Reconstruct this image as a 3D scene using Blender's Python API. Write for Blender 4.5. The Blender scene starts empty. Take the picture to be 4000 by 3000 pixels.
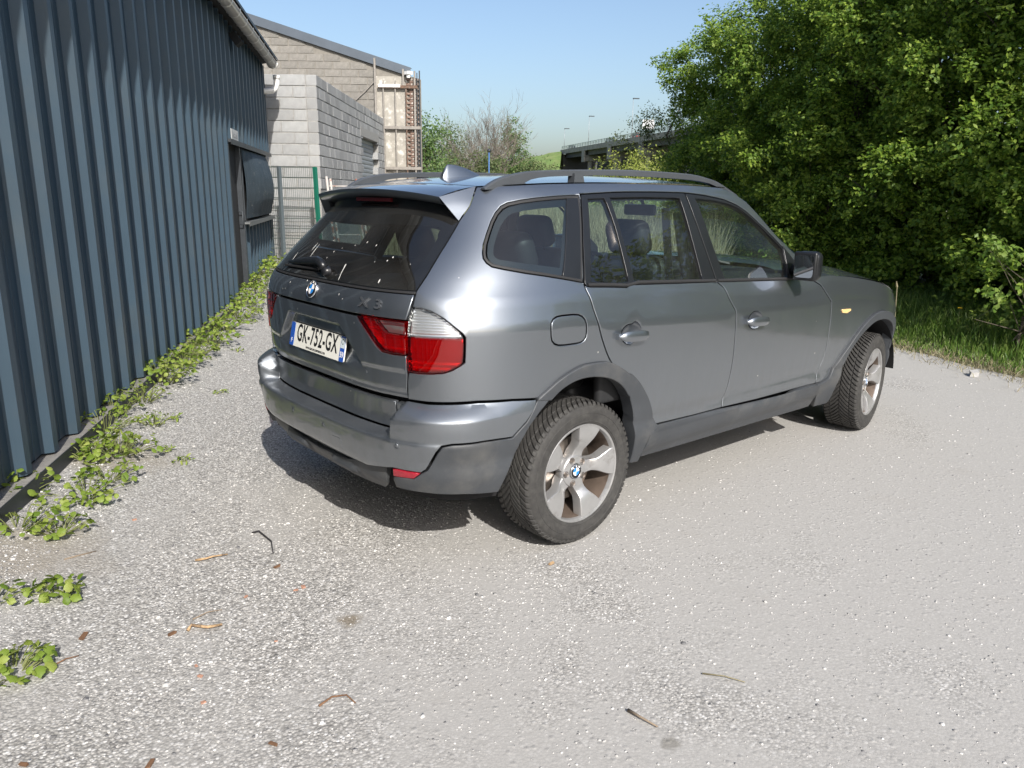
import bpy, bmesh, math, random
import numpy as np
from mathutils import Vector, Matrix
from mathutils.geometry import delaunay_2d_cdt
R_ = math.radians
SC = bpy.context.scene
COL = SC.collection
random.seed(7)
RNG = np.random.default_rng(7)

# ------------------------------------------------------------------ camera
cam_d = bpy.data.cameras.new('camera'); cam = bpy.data.objects.new('camera', cam_d); COL.objects.link(cam)
CAM = Vector((-2.3909, -3.1757, 1.5731))
yaw, pitch, roll = R_(49.4583), R_(13.9759), R_(0.6655)
f_ = Vector((math.cos(yaw)*math.cos(pitch), math.sin(yaw)*math.cos(pitch), -math.sin(pitch)))
r_ = f_.cross(Vector((0, 0, 1))).normalized(); u_ = r_.cross(f_)
r2 = r_*math.cos(roll) + u_*math.sin(roll); u2 = u_*math.cos(roll) - r_*math.sin(roll)
cam.matrix_world = Matrix(((r2.x, u2.x, -f_.x, CAM.x), (r2.y, u2.y, -f_.y, CAM.y), (r2.z, u2.z, -f_.z, CAM.z), (0, 0, 0, 1)))
cam_d.sensor_fit = 'HORIZONTAL'; cam_d.sensor_width = 36.0; cam_d.lens = 27.295
cam_d.clip_start = 0.05; cam_d.clip_end = 3000
SC.camera = cam

# ------------------------------------------------------------------ sky and sun
SUNV = Vector((-.49, -1.25, 1.0)).normalized()          # towards the sun
elev = math.asin(SUNV.z); azim = math.atan2(SUNV.x, SUNV.y)
world = bpy.data.worlds.new('World'); SC.world = world; world.use_nodes = True
wn = world.node_tree; wn.nodes.clear()
sky = wn.nodes.new('ShaderNodeTexSky'); sky.sky_type = 'NISHITA'; sky.sun_disc = False
sky.sun_elevation = elev; sky.sun_rotation = azim; sky.altitude = 20; sky.air_density = 1.0; sky.dust_density = 2.8; sky.ozone_density = 2.3
bg = wn.nodes.new('ShaderNodeBackground'); bg.inputs['Strength'].default_value = 0.115
wo = wn.nodes.new('ShaderNodeOutputWorld')
wn.links.new(sky.outputs[0], bg.inputs[0]); wn.links.new(bg.outputs[0], wo.inputs[0])
sun_d = bpy.data.lights.new('sun', 'SUN'); sun_d.energy = 3.7; sun_d.angle = R_(0.53); sun_d.color = (1.0, .955, .89)
sun = bpy.data.objects.new('sun', sun_d); COL.objects.link(sun)
sun.rotation_euler = SUNV.to_track_quat('Z', 'Y').to_euler(); sun.location = (0, 0, 30)
SC.view_settings.view_transform = 'Standard'; SC.view_settings.look = 'None'
SC.view_settings.exposure = 0.62; SC.view_settings.gamma = 1.0; SC.view_settings.use_curve_mapping = False
SC.render.engine = 'CYCLES'; SC.cycles.use_denoising = True
SC.cycles.max_bounces = 8; SC.cycles.transparent_max_bounces = 16; SC.cycles.diffuse_bounces = 3; SC.cycles.glossy_bounces = 4
SC.cycles.caustics_reflective = False; SC.cycles.caustics_refractive = False

# ------------------------------------------------------------------ helpers
def tag(o, label=None, cat=None, group=None, kind=None):
    if label: o['label'] = label
    if cat: o['category'] = cat
    if group: o['group'] = group
    if kind: o['kind'] = kind
    return o
def link(o, parent=None):
    COL.objects.link(o)
    if parent is not None: o.parent = parent
    return o
def empty(name, loc=(0, 0, 0), rz=0, parent=None):
    o = bpy.data.objects.new(name, None); o.location = loc; o.rotation_euler = (0, 0, rz); o.empty_display_size = .1
    return link(o, parent)
def mk(name, V, F, mat=None, parent=None, smooth=False, normals=None, midx=None):
    me = bpy.data.meshes.new(name)
    V = np.asarray(V, dtype=np.float32).reshape(-1, 3)
    if isinstance(F, np.ndarray) and len(F) > 400:
        k = F.shape[1]; n = len(F)
        me.vertices.add(len(V)); me.vertices.foreach_set('co', V.ravel())
        me.loops.add(n*k); me.loops.foreach_set('vertex_index', F.astype(np.int32).ravel())
        me.polygons.add(n); me.polygons.foreach_set('loop_start', np.arange(0, n*k, k, dtype=np.int32))
        me.update(calc_edges=True); me.validate()
    else:
        me.from_pydata([tuple(map(float, v)) for v in V], [], [tuple(int(i) for i in f) for f in F])
    mats = mat if isinstance(mat, (list, tuple)) else [mat]
    for m in mats:
        if m: me.materials.append(m)
    if midx is not None: me.polygons.foreach_set('material_index', np.asarray(midx, dtype=np.int32))
    if smooth: me.polygons.foreach_set('use_smooth', [True]*len(me.polygons))
    if normals is not None:
        me.polygons.foreach_set('use_smooth', [True]*len(me.polygons))
        me.normals_split_custom_set_from_vertices([tuple(map(float, n)) for n in normals])
    o = bpy.data.objects.new(name, me)
    return link(o, parent)
class MB:
    """collects shapes that belong to one mesh"""
    def __init__(s): s.V = []; s.F = []; s.M = []
    def add(s, V, F, m=0):
        b = len(s.V); s.V += [tuple(v) for v in V]; s.F += [tuple(i+b for i in f) for f in F]; s.M += [m]*len(F); return s
    def box(s, c, d, R=None, m=0, taper=1.0):
        x, y, z = [k/2 for k in d]; t = taper
        P8 = [Vector(q) for q in ((-x,-y,-z),(x,-y,-z),(x,y,-z),(-x,y,-z),(-x*t,-y*t,z),(x*t,-y*t,z),(x*t,y*t,z),(-x*t,y*t,z))]
        if R is not None: P8 = [R @ q for q in P8]
        c = Vector(c)
        return s.add([q+c for q in P8], [(0,3,2,1),(4,5,6,7),(0,1,5,4),(1,2,6,5),(2,3,7,6),(3,0,4,7)], m)
    def tube(s, pts, r, n=8, m=0, caps=True):
        pts = [Vector(p) for p in pts]; rs = r if isinstance(r, (list, tuple)) else [r]*len(pts)
        up = Vector((0, 0, 1)); V = []; prev = None
        for i, p in enumerate(pts):
            t = (pts[min(i+1, len(pts)-1)] - pts[max(i-1, 0)])
            t = t.normalized() if t.length > 1e-9 else Vector((0, 0, 1))
            a = prev if prev is not None else (up if abs(t.z) < .9 else Vector((1, 0, 0)))
            b = t.cross(a).normalized(); a = b.cross(t).normalized(); prev = a
            for k in range(n):
                w = 2*math.pi*k/n; V.append(p + (a*math.cos(w) + b*math.sin(w))*rs[i])
        F = [(i*n+k, i*n+(k+1) % n, (i+1)*n+(k+1) % n, (i+1)*n+k) for i in range(len(pts)-1) for k in range(n)]
        if caps: F += [tuple(range(n))[::-1], tuple((len(pts)-1)*n+k for k in range(n))]
        return s.add(V, F, m)
    def lathe(s, prof, n=48, axis='y', c=(0, 0, 0), m=0, a0=0, a1=2*math.pi):
        """prof: (radius, along axis)"""
        full = abs(a1-a0-2*math.pi) < 1e-6; k = n if full else n+1; V = []
        for r, h in prof:
            for j in range(k):
                w = a0+(a1-a0)*j/n; x, z = r*math.cos(w), r*math.sin(w)
                V.append((x+c[0], h+c[1], z+c[2]) if axis == 'y' else ((x+c[0], z+c[1], h+c[2]) if axis == 'z' else (h+c[0], x+c[1], z+c[2])))
        F = []
        for i in range(len(prof)-1):
            for j in range(n):
                a, b = i*k+j, i*k+(j+1) % k
                F.append((a, b, b+k, a+k))
        return s.add(V, F, m)
    def grid(s, rows, m=0, closed=False):
        n = len(rows[0]); V = [p for r in rows for p in r]; F = []
        for i in range(len(rows)-1):
            for j in range(n if closed else n-1):
                F.append((i*n+j, i*n+(j+1) % n, (i+1)*n+(j+1) % n, (i+1)*n+j))
        return s.add(V, F, m)
    def prism(s, poly, axis, d0, d1, m=0):
        """poly: 2D outline extruded along axis 0/1/2 from d0 to d1"""
        def P3(a, b, d): return {0: (d, a, b), 1: (a, d, b), 2: (a, b, d)}[axis]
        n = len(poly); V = [P3(a, b, d0) for a, b in poly] + [P3(a, b, d1) for a, b in poly]
        F = [tuple(range(n)), tuple(range(2*n-1, n-1, -1))] + [(i, n+i, n+(i+1) % n, (i+1) % n) for i in range(n)]
        return s.add(V, F, m)
    def xf(s, Mx):
        s.V = [tuple(Mx @ Vector(v)) for v in s.V]; return s
    def build(s, name, mat, parent=None, smooth=False, fix=True, sharp=None):
        o = mk(name, s.V, s.F, mat, parent, smooth=smooth, midx=s.M if isinstance(mat, (list, tuple)) else None)
        if fix:
            bm = bmesh.new(); bm.from_mesh(o.data); bmesh.ops.recalc_face_normals(bm, faces=bm.faces); bm.to_mesh(o.data); bm.free()
        if smooth and sharp: o.data.set_sharp_from_angle(angle=R_(sharp))
        return o
def copy_tree(o, parent=None):
    c = o.copy(); COL.objects.link(c); c.parent = parent
    for ch in list(o.children): copy_tree(ch, c)
    return c

# ------------------------------------------------------------------ materials
def nt(name):
    m = bpy.data.materials.new(name); m.use_nodes = True; t = m.node_tree; t.nodes.clear()
    out = t.nodes.new('ShaderNodeOutputMaterial'); return m, t, out
def mat(name, col, rough=.5, metal=0., var=None, bump=None, coat=0., spec=.5, rvar=None, rand=None, col2=None, sub=None, coords='Object', trans=None):
    """var=(scale, amount): mottling; bump=(scale, strength, distance); rand: per-object brightness spread; col2=(colour, scale, lo, hi): stains of a second colour"""
    m, t, out = nt(name); N = t.nodes; L = t.links
    b = N.new('ShaderNodeBsdfPrincipled'); L.new(b.outputs[0], out.inputs[0])
    b.inputs['Roughness'].default_value = rough; b.inputs['Metallic'].default_value = metal
    b.inputs['Specular IOR Level'].default_value = spec
    if coat: b.inputs['Coat Weight'].default_value = coat; b.inputs['Coat Roughness'].default_value = .04
    tc = N.new('ShaderNodeTexCoord'); co = tc.outputs[coords]
    rgb = N.new('ShaderNodeRGB'); rgb.outputs[0].default_value = (*col, 1); cur = rgb.outputs[0]
    if col2:
        c2, sc, lo, hi = col2
        nz = N.new('ShaderNodeTexNoise'); nz.inputs['Scale'].default_value = sc; nz.inputs['Detail'].default_value = 6; nz.inputs['Roughness'].default_value = .65; L.new(co, nz.inputs[0])
        mr = N.new('ShaderNodeMapRange'); mr.inputs[1].default_value = lo; mr.inputs[2].default_value = hi; L.new(nz.outputs[0], mr.inputs[0])
        mx = N.new('ShaderNodeMix'); mx.data_type = 'RGBA'; L.new(mr.outputs[0], mx.inputs[0]); L.new(cur, mx.inputs[6]); mx.inputs[7].default_value = (*c2, 1); cur = mx.outputs[2]
    val = None
    if var:
        nz = N.new('ShaderNodeTexNoise'); nz.inputs['Scale'].default_value = var[0]; nz.inputs['Detail'].default_value = 5; nz.inputs['Roughness'].default_value = .6; L.new(co, nz.inputs[0])
        mr = N.new('ShaderNodeMapRange'); mr.inputs[1].default_value = .25; mr.inputs[2].default_value = .75; mr.inputs[3].default_value = 1-var[1]; mr.inputs[4].default_value = 1+var[1]; L.new(nz.outputs[0], mr.inputs[0]); val = mr.outputs[0]
    if rand:
        oi = N.new('ShaderNodeObjectInfo'); mr = N.new('ShaderNodeMapRange'); mr.inputs[3].default_value = 1-rand; mr.inputs[4].default_value = 1+rand; L.new(oi.outputs['Random'], mr.inputs[0])
        if val is None: val = mr.outputs[0]
        else:
            mu = N.new('ShaderNodeMath'); mu.operation = 'MULTIPLY'; L.new(val, mu.inputs[0]); L.new(mr.outputs[0], mu.inputs[1]); val = mu.outputs[0]
    if val is not None:
        hs = N.new('ShaderNodeHueSaturation'); L.new(val, hs.inputs['Value']); L.new(cur, hs.inputs['Color']); cur = hs.outputs[0]
    L.new(cur, b.inputs['Base Color'])
    if rvar:
        nz = N.new('ShaderNodeTexNoise'); nz.inputs['Scale'].default_value = rvar[0]; nz.inputs['Detail'].default_value = 4; L.new(co, nz.inputs[0])
        mr = N.new('ShaderNodeMapRange'); mr.inputs[1].default_value = .3; mr.inputs[2].default_value = .7; mr.inputs[3].default_value = rough-rvar[1]; mr.inputs[4].default_value = rough+rvar[1]; L.new(nz.outputs[0], mr.inputs[0]); L.new(mr.outputs[0], b.inputs['Roughness'])
    if bump:
        nz = N.new('ShaderNodeTexNoise'); nz.inputs['Scale'].default_value = bump[0]; nz.inputs['Detail'].default_value = 4; L.new(co, nz.inputs[0])
        bp = N.new('ShaderNodeBump'); bp.inputs['Strength'].default_value = bump[1]; bp.inputs['Distance'].default_value = bump[2] if len(bump) > 2 else .01; L.new(nz.outputs[0], bp.inputs['Height']); L.new(bp.outputs[0], b.inputs['Normal'])
    if trans:
        tr = N.new('ShaderNodeBsdfTranslucent'); L.new(cur, tr.inputs[0]); ms = N.new('ShaderNodeMixShader'); ms.inputs[0].default_value = trans
        L.new(b.outputs[0], ms.inputs[1]); L.new(tr.outputs[0], ms.inputs[2]); L.new(ms.outputs[0], out.inputs[0])
    return m
def glass(name, tint, refl=1.0, rough=.01, dust=0.0, dustcol=(.45, .43, .4), ior=1.5):
    """thin tinted pane: Fresnel reflection over tinted see-through, with a film of dust"""
    m, t, out = nt(name); N = t.nodes; L = t.links
    tr = N.new('ShaderNodeBsdfTransparent'); tr.inputs[0].default_value = (*tint, 1)
    gl = N.new('ShaderNodeBsdfGlossy'); gl.inputs['Roughness'].default_value = rough; gl.inputs[0].default_value = (refl, refl, refl, 1)
    # Schlick reflectance of a thin pane, the same from either side
    ge = N.new('ShaderNodeNewGeometry'); dt = N.new('ShaderNodeVectorMath'); dt.operation = 'DOT_PRODUCT'; L.new(ge.outputs['Normal'], dt.inputs[0]); L.new(ge.outputs['Incoming'], dt.inputs[1])
    ab = N.new('ShaderNodeMath'); ab.operation = 'ABSOLUTE'; L.new(dt.outputs['Value'], ab.inputs[0])
    om = N.new('ShaderNodeMath'); om.operation = 'SUBTRACT'; om.inputs[0].default_value = 1.0; om.use_clamp = True; L.new(ab.outputs[0], om.inputs[1])
    pw = N.new('ShaderNodeMath'); pw.operation = 'POWER'; pw.inputs[1].default_value = 5.0; L.new(om.outputs[0], pw.inputs[0])
    mu = N.new('ShaderNodeMath'); mu.operation = 'MULTIPLY_ADD'; mu.inputs[1].default_value = .92; mu.inputs[2].default_value = .08; mu.use_clamp = True; L.new(pw.outputs[0], mu.inputs[0])
    ms = N.new('ShaderNodeMixShader'); L.new(mu.outputs[0], ms.inputs[0]); L.new(tr.outputs[0], ms.inputs[1]); L.new(gl.outputs[0], ms.inputs[2])
    last = ms.outputs[0]
    if dust:
        tc = N.new('ShaderNodeTexCoord'); nz = N.new('ShaderNodeTexNoise'); nz.inputs['Scale'].default_value = 3.5; nz.inputs['Detail'].default_value = 8; L.new(tc.outputs['Object'], nz.inputs[0])
        mr = N.new('ShaderNodeMapRange'); mr.inputs[1].default_value = .35; mr.inputs[2].default_value = .8; mr.inputs[3].default_value = dust*.3; mr.inputs[4].default_value = dust; L.new(nz.outputs[0], mr.inputs[0])
        df = N.new('ShaderNodeBsdfDiffuse'); df.inputs[0].default_value = (*dustcol, 1)
        m2 = N.new('ShaderNodeMixShader'); L.new(mr.outputs[0], m2.inputs[0]); L.new(last, m2.inputs[1]); L.new(df.outputs[0], m2.inputs[2]); last = m2.outputs[0]
    L.new(last, out.inputs[0]); return m
def text_mesh(body, size, parent, material, M4, name, sx=1.0, ext=.0005, weight=0.0, align='CENTER', spacing=1.0):
    cu = bpy.data.curves.new(name, 'FONT'); cu.body = body; cu.size = size; cu.align_x = align; cu.align_y = 'CENTER'; cu.extrude = ext; cu.offset = weight; cu.space_character = spacing; cu.resolution_u = 3
    t = bpy.data.objects.new('tmp', cu); me = bpy.data.meshes.new_from_object(t); bpy.data.objects.remove(t); bpy.data.curves.remove(cu)
    me.name = name; me.transform(M4 @ Matrix.Diagonal((sx, 1, 1, 1))); me.materials.clear(); me.materials.append(material)
    return link(bpy.data.objects.new(name, me), parent)
def frame4(o, x, y):
    """matrix with local x and y along the given vectors at o"""
    x = Vector(x).normalized(); y = Vector(y).normalized(); z = x.cross(y).normalized(); y = z.cross(x)
    return Matrix(((x.x, y.x, z.x, o[0]), (x.y, y.y, z.y, o[1]), (x.z, y.z, z.z, o[2]), (0, 0, 0, 1)))
# ------------------------------------------------------------------ ground
def sst(a, b, x):
    t = np.clip((x-a)/(b-a), 0, 1); return t*t*(3-2*t)
WD = Vector((math.cos(R_(60)), math.sin(R_(60)), 0)); WN = Vector((math.sin(R_(60)), -math.cos(R_(60)), 0)); WO = Vector((-.805, 3.141, 0))
def gz(x, y):
    """height of the yard: a low bank along the shed and a gentle rise behind it"""
    x = np.asarray(x, float); y = np.asarray(y, float)
    s = (x-WO.x)*WD.x+(y-WO.y)*WD.y; o = (x-WO.x)*WN.x+(y-WO.y)*WN.y
    return .07*sst(.75, .05, o)*sst(-6, -3, s) + .22*sst(3, 10, s)*sst(9, 4, o)
def ground_mat():
    m, t, out = nt('yard_gravel'); N = t.nodes; L = t.links
    b = N.new('ShaderNodeBsdfPrincipled'); b.inputs['Roughness'].default_value = .92; b.inputs['Specular IOR Level'].default_value = .25; L.new(b.outputs[0], out.inputs[0])
    tc = N.new('ShaderNodeTexCoord'); co = tc.outputs['Object']
    def noise(sc, det=5, ro=.6):
        n = N.new('ShaderNodeTexNoise'); n.inputs['Scale'].default_value = sc; n.inputs['Detail'].default_value = det; n.inputs['Roughness'].default_value = ro; L.new(co, n.inputs[0]); return n.outputs[0]
    def mr(src, a, b_, c, d):
        n = N.new('ShaderNodeMapRange'); n.inputs[1].default_value = a; n.inputs[2].default_value = b_; n.inputs[3].default_value = c; n.inputs[4].default_value = d; L.new(src, n.inputs[0]); return n.outputs[0]
    def mix(f, a, b_, mode='MIX'):
        n = N.new('ShaderNodeMix'); n.data_type = 'RGBA'; n.blend_type = mode
        for s, v in ((0, f), (6, a), (7, b_)):
            if isinstance(v, (int, float)): n.inputs[s].default_value = v
            elif isinstance(v, tuple): n.inputs[s].default_value = (*v, 1)
            else: L.new(v, n.inputs[s])
        return n.outputs[2]
    def math_(op, a, b_):
        n = N.new('ShaderNodeMath'); n.operation = op
        for i, v in enumerate((a, b_)):
            if isinstance(v, (int, float)): n.inputs[i].default_value = v
            else: L.new(v, n.inputs[i])
        return n.outputs[0]
    vo = N.new('ShaderNodeTexVoronoi'); vo.inputs['Scale'].default_value = 105; vo.inputs['Randomness'].default_value = 1; L.new(co, vo.inputs[0])
    sepc = N.new('ShaderNodeSeparateColor'); L.new(vo.outputs['Color'], sepc.inputs[0])
    v2 = N.new('ShaderNodeTexVoronoi'); v2.inputs['Scale'].default_value = 44; L.new(co, v2.inputs[0]); sep2 = N.new('ShaderNodeSeparateColor'); L.new(v2.outputs['Color'], sep2.inputs[0])
    stone = mix(sepc.outputs[0], (.29, .28, .262), (.56, .545, .515))
    stone = mix(mr(sepc.outputs[1], .86, .9, 0, 1), stone, (.72, .71, .69))
    stone = mix(mr(sepc.outputs[2], .93, .96, 0, .6), stone, (.10, .10, .105))
    edge = mr(vo.outputs['Distance'], .35, .75, 1.0, .55)
    stone = mix(1.0, stone, edge, 'MULTIPLY')
    fine = mix(noise(230, 4, .75), (.27, .263, .25), (.50, .49, .468))
    # coarse loose stone by the shed, packed fines towards the open yard
    sx = N.new('ShaderNodeSeparateXYZ'); L.new(co, sx.inputs[0])
    across = math_('ADD', math_('MULTIPLY', sx.outputs[0], .74), math_('MULTIPLY', sx.outputs[1], -.67))       # grows to the right of the view
    side = mr(across, -1.7, .9, 0, 1)
    pat = math_('ADD', side, mr(noise(1.1, 6, .62), .3, .7, -.65, .65))
    packed = mr(pat, .25, .85, 0, .86)
    col = mix(packed, stone, fine)
    col = mix(mr(noise(.55, 4), .35, .7, 0, .35), col, (.375, .365, .35))
    col = mix(mr(noise(2.3, 6, .7), .58, .82, 0, .30), col, (.30, .275, .24))
    for cx, cy, rad, c_ in ((-1.15, -.80, .055, (.16, .125, .08)), (-.75, -2.0, .035, (.2, .19, .17)), (-2.0, .45, .45, (.30, .27, .225)), (-1.4, 1.6, .4, (.30, .27, .225))):
        ds = N.new('ShaderNodeVectorMath'); ds.operation = 'DISTANCE'; ds.inputs[1].default_value = (cx, cy, 0); L.new(co, ds.inputs[0])
        dd = math_('ADD', ds.outputs['Value'], mr(noise(9/ (rad*18), 4), .3, .7, -rad*.55, rad*.55))
        col = mix(mr(dd, rad*.45, rad, .72, 0), col, c_)
    L.new(col, b.inputs['Base Color'])
    h = math_('ADD', math_('MULTIPLY', math_('MULTIPLY', mr(vo.outputs['Distance'], 0, .8, 1, 0), math_('SUBTRACT', 1.05, packed)), .9), math_('MULTIPLY', noise(300, 2), .10))
    h = math_('ADD', h, math_('MULTIPLY', math_('MULTIPLY', mr(v2.outputs['Distance'], 0, .5, 1, 0), mr(sep2.outputs[0], .72, .75, 0, 1)), .8))
    bp = N.new('ShaderNodeBump'); bp.inputs['Strength'].default_value = .6; bp.inputs['Distance'].default_value = .0045; L.new(h, bp.inputs['Height']); L.new(bp.outputs[0], b.inputs['Normal'])
    return m
def axis_(lo, hi):
    a = np.concatenate([-np.geomspace(.25, -lo, 60)[::-1], [0], np.geomspace(.25, hi, 60)]); return a
gx = axis_(-2400, 2400)+1.0; gy = axis_(-2400, 2400)+2.0
GX, GY = np.meshgrid(gx, gy); GZ = gz(GX, GY)
nV = np.stack([GX.ravel(), GY.ravel(), GZ.ravel()], 1); k_ = len(gx)
ii, jj = np.meshgrid(np.arange(len(gy)-1), np.arange(k_-1), indexing='ij'); a_ = (ii*k_+jj).ravel()
ground = mk('ground', nV, np.stack([a_, a_+1, a_+k_+1, a_+k_], 1), ground_mat(), smooth=True); tag(ground, kind='structure')
# grassy verge beyond the yard
VERGE = mat('verge_soil', (.15, .125, .075), .95, var=(2.5, .3), col2=((.07, .11, .025), 3.0, .42, .62), bump=(40, .6, .02))
FIELD = mat('rough_pasture', (.12, .17, .045), .95, var=(.25, .3), col2=((.30, .27, .15), .12, .45, .65))
vedge = [(-10,-60),(1.5,-14),(4.2,-6),(5.0,-3),(5.3,-1.8),(5.46,-1.02),(5.61,-.5),(5.86,-.06),(5.95,.28),(6.4,1.5),(7.5,4),(8.8,7),(10.5,11),(14,18),(22,34)]
ve = []
for i in range(len(vedge)-1):
    a, c = vedge[i], vedge[i+1]; n = max(1, int(math.hypot(c[0]-a[0], c[1]-a[1])/.16)) if i in range(2, 11) else 4
    ve += [(a[0]+(c[0]-a[0])*k/n+random.uniform(-.07, .07)*(1 if n > 4 else 0), a[1]+(c[1]-a[1])*k/n) for k in range(n)]
ve.append(vedge[-1])
V = []
for x, y in ve: V += [(x, y, float(gz(x, y))+.004), (x+1.2, y-.2, float(gz(x+1.2, y-.2))+.03), (x+26, y-4, .05)]
F = [(3*i+c, 3*i+1+c, 3*i+4+c, 3*i+3+c) for i in range(len(ve)-1) for c in (0, 1)]
tag(mk('verge', V, F, VERGE), kind='structure')
# far pasture sheet past the yard
V = [(14, 20, .26), (60, -200, .1), (2200, -1200, .3), (2200, 2200, .3), (-300, 2200, .4), (6, 33, .30), (9, 26, .28)]
tag(mk('far_field', V, [tuple(range(7))], FIELD), kind='structure')
# grass embankment that carries the road up to the bridge
def tri_bank():
    top0, top1 = Vector((172.0, 179.5, 13.6)), Vector((215, 300, 13.0)); n = 24; rows = []
    for i in range(n+1):
        t = i/n; c = top0.lerp(top1, t); r = []
        for j in range(15):
            q = -1+2*j/14; w = 46; h = max(0, 1-max(0, abs(q)-.14)/.86)
            off_ = Vector((-.93, .36, 0))*(q*w) if q < 0 else Vector((.93, -.36, 0))*(q*w)*-1
            p = c+Vector((.80, -.60, 0))*(-q*w if False else 0)+Vector((-.94, .33, 0))*(-q*w)
            r.append((p.x, p.y, c.z*h+.6*math.sin(i*1.7+j)*h*.3))
        rows.append(r)
    end = [tuple(Vector(p)+Vector((-22, -70, -13.6*0))*0) for p in rows[0]]
    return MB().grid(rows)
BANKM = mat('bank_grass', (.13, .20, .05), .95, var=(.4, .25), col2=((.22, .24, .09), .3, .45, .7), bump=(3, .5, .3))
b = MB(); rows = []
for i in range(30):     # the slope seen left of the bridge: runs from the abutment down to the left
    t = i/29; p = Vector((171.5, 177.8, 13.7)).lerp(Vector((120, 205, 2.0)), t); 
    rows.append([(p.x+dx, p.y+dy, max(.2, p.z*k+random.uniform(-.25, .25))) for dx, dy, k in ((40, 40, 1.02), (9, 9, 1.03), (0, 0, 1.0), (-9, -9, .74), (-20, -20, .42), (-33, -33, .1), (-44, -44, -.05))])
b.grid(rows); b.build('embankment', BANKM, smooth=True); tag(bpy.data.objects['embankment'], kind='structure')

# ------------------------------------------------------------------ corrugated shed
CLAD = mat('slate_blue_cladding', (.041, .069, .096), .48, var=(1.2, .10), spec=.35, col2=((.058, .078, .092), 2.0, .5, .8))
CLAD2 = mat('slate_blue_shutter', (.036, .050, .063), .45, var=(6, .2), col2=((.3, .3, .27), 18, .62, .8))
STEEL = mat('dark_steel', (.045, .052, .06), .5, .4, var=(6, .2)); PVC = mat('pale_grey_pvc', (.66, .65, .62), .4, var=(4, .10), col2=((.46, .44, .40), 5, .5, .8), trans=.5); PVCW = mat('white_pvc', (.85, .84, .81), .4)
CONC = mat('concrete_ledge', (.23, .22, .205), .9, var=(8, .3), bump=(60, .5, .01)); NEARBLACK = mat('matt_near_black', (.012, .013, .014), .9)  # one matt near-black for soffit, wall backing and small black parts
def W(s, o, h): 
    q = WO+WD*s+WN*o; return (q.x, q.y, h)
shed = empty('metal_shed', W(1, 0, 0)); shed.location = (0, 0, 0)
tag(shed, 'long dark blue-grey corrugated metal shed with a pale gutter', 'shed')
PIT = .36
def prof(s0, s1):
    """trapezoid cladding profile: (s, out)"""
    o = []; k0 = math.floor(s0/PIT)-1
    for k in range(k0, math.ceil(s1/PIT)+2):
        c = k*PIT
        for ds, d in ((-.066, 0), (-.032, .056), (.030, .056), (.056, 0), (.112, 0), (.118, .005), (.128, .005), (.134, 0), (.200, 0), (.206, .005), (.216, .005), (.222, 0)): o.append((c+ds, d))
    o = sorted(o); xs = [q[0] for q in o]; ys = [q[1] for q in o]
    e = [(s0, float(np.interp(s0, xs, ys)))]+[q for q in o if s0 < q[0] < s1]+[(s1, float(np.interp(s1, xs, ys)))]
    return e
SHN = [0]
def sheet(s0, s1, h0, h1, nm='cladding_sheet'):
    SHN[0] += 1; lap = .0035*(SHN[0] % 2); pr = prof(s0-.02, s1+.02)
    V = []; 
    for s, d in pr: V += [W(s, d+lap, h0+random.uniform(-.004, .004)), W(s, d+lap, h1)]
    F = [(2*i, 2*i+2, 2*i+3, 2*i+1) for i in range(len(pr)-1)]
    return mk(nm, V, F, CLAD, shed)
s = -9.0
edges_ = [-9.0+PIT*3*i+.17 for i in range(13)]
edges_ = [e for e in edges_ if e < 4.6]+[4.80]
for a, c in zip(edges_[:-1], edges_[1:]): sheet(a, c, .150, 3.72)
for a, c in ((4.80, 5.9), (5.9, 6.98), (6.98, 8.06), (8.06, 9.30)): sheet(a, c, 2.19, 3.72)
for a, c in ((5.72, 6.62), (6.62, 7.70), (7.70, 8.5), (8.5, 9.30)): sheet(a, c, .20, 1.06)
b = MB()
def wbox(b, s0, s1, o0, o1, h0, h1, m=0):
    b.add([W(s0,o0,h0),W(s1,o0,h0),W(s1,o1,h0),W(s0,o1,h0),W(s0,o0,h1),W(s1,o0,h1),W(s1,o1,h1),W(s0,o1,h1)], [(0,3,2,1),(4,5,6,7),(0,1,5,4),(1,2,6,5),(2,3,7,6),(3,0,4,7)], m); return b
wbox(MB(), -9, 9.28, -.30, -.012, .0, 3.80).build('inner_wall', NEARBLACK, shed)
wbox(MB(), -9, 4.80, -.01, .105, .085, .135).build('plinth_ledge', CONC, shed)
wbox(MB(), -9, 4.80, .106, .112, .060, .150).build('base_rail', STEEL, shed)
wbox(MB(), 5.72, 9.30, -.01, .095, .150, .190).build('plinth_ledge', CONC, shed); wbox(MB(), 5.72, 9.30, .096, .103, .13, .20).build('base_rail', STEEL, shed)
wbox(MB(), -9, 9.3, -.012, .03, -.02, .08).build('base_board', NEARBLACK, shed)
# roof edge, gutter, clips
MB().grid([[W(-9, .30, 3.80), W(9.32, .30, 3.80)], [W(-9, .30, 3.84), W(9.32, .30, 3.84)], [W(-9, -6, 5.1), W(9.32, -6, 5.1)]]).build('roof_sheet', STEEL, shed)
MB().grid([[W(-9, .295, 3.798), W(9.3, .295, 3.798)], [W(-9, -.01, 3.735), W(9.3, -.01, 3.735)]]).build('soffit', NEARBLACK, shed)
b = MB(); GH, GO, GR = 3.735, .225, .078
rows = []
for s in np.linspace(-9, 9.10, 2): rows.append([W(s, GO+GR*math.cos(a), GH+GR*math.sin(a)) for a in [math.pi*(1+k/16) for k in range(17)]]+[W(s, GO+GR+.006, GH+.004)])
b.grid(rows); rows2 = [[W(s, GO+(GR-.006)*math.cos(a), GH+(GR-.006)*math.sin(a)) for a in [math.pi*(1+k/16) for k in range(17)]] for s in (-9, 9.10)]; b.grid(rows2)
gut = b.build('gutter', PVC, shed, smooth=True, sharp=40)
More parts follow.
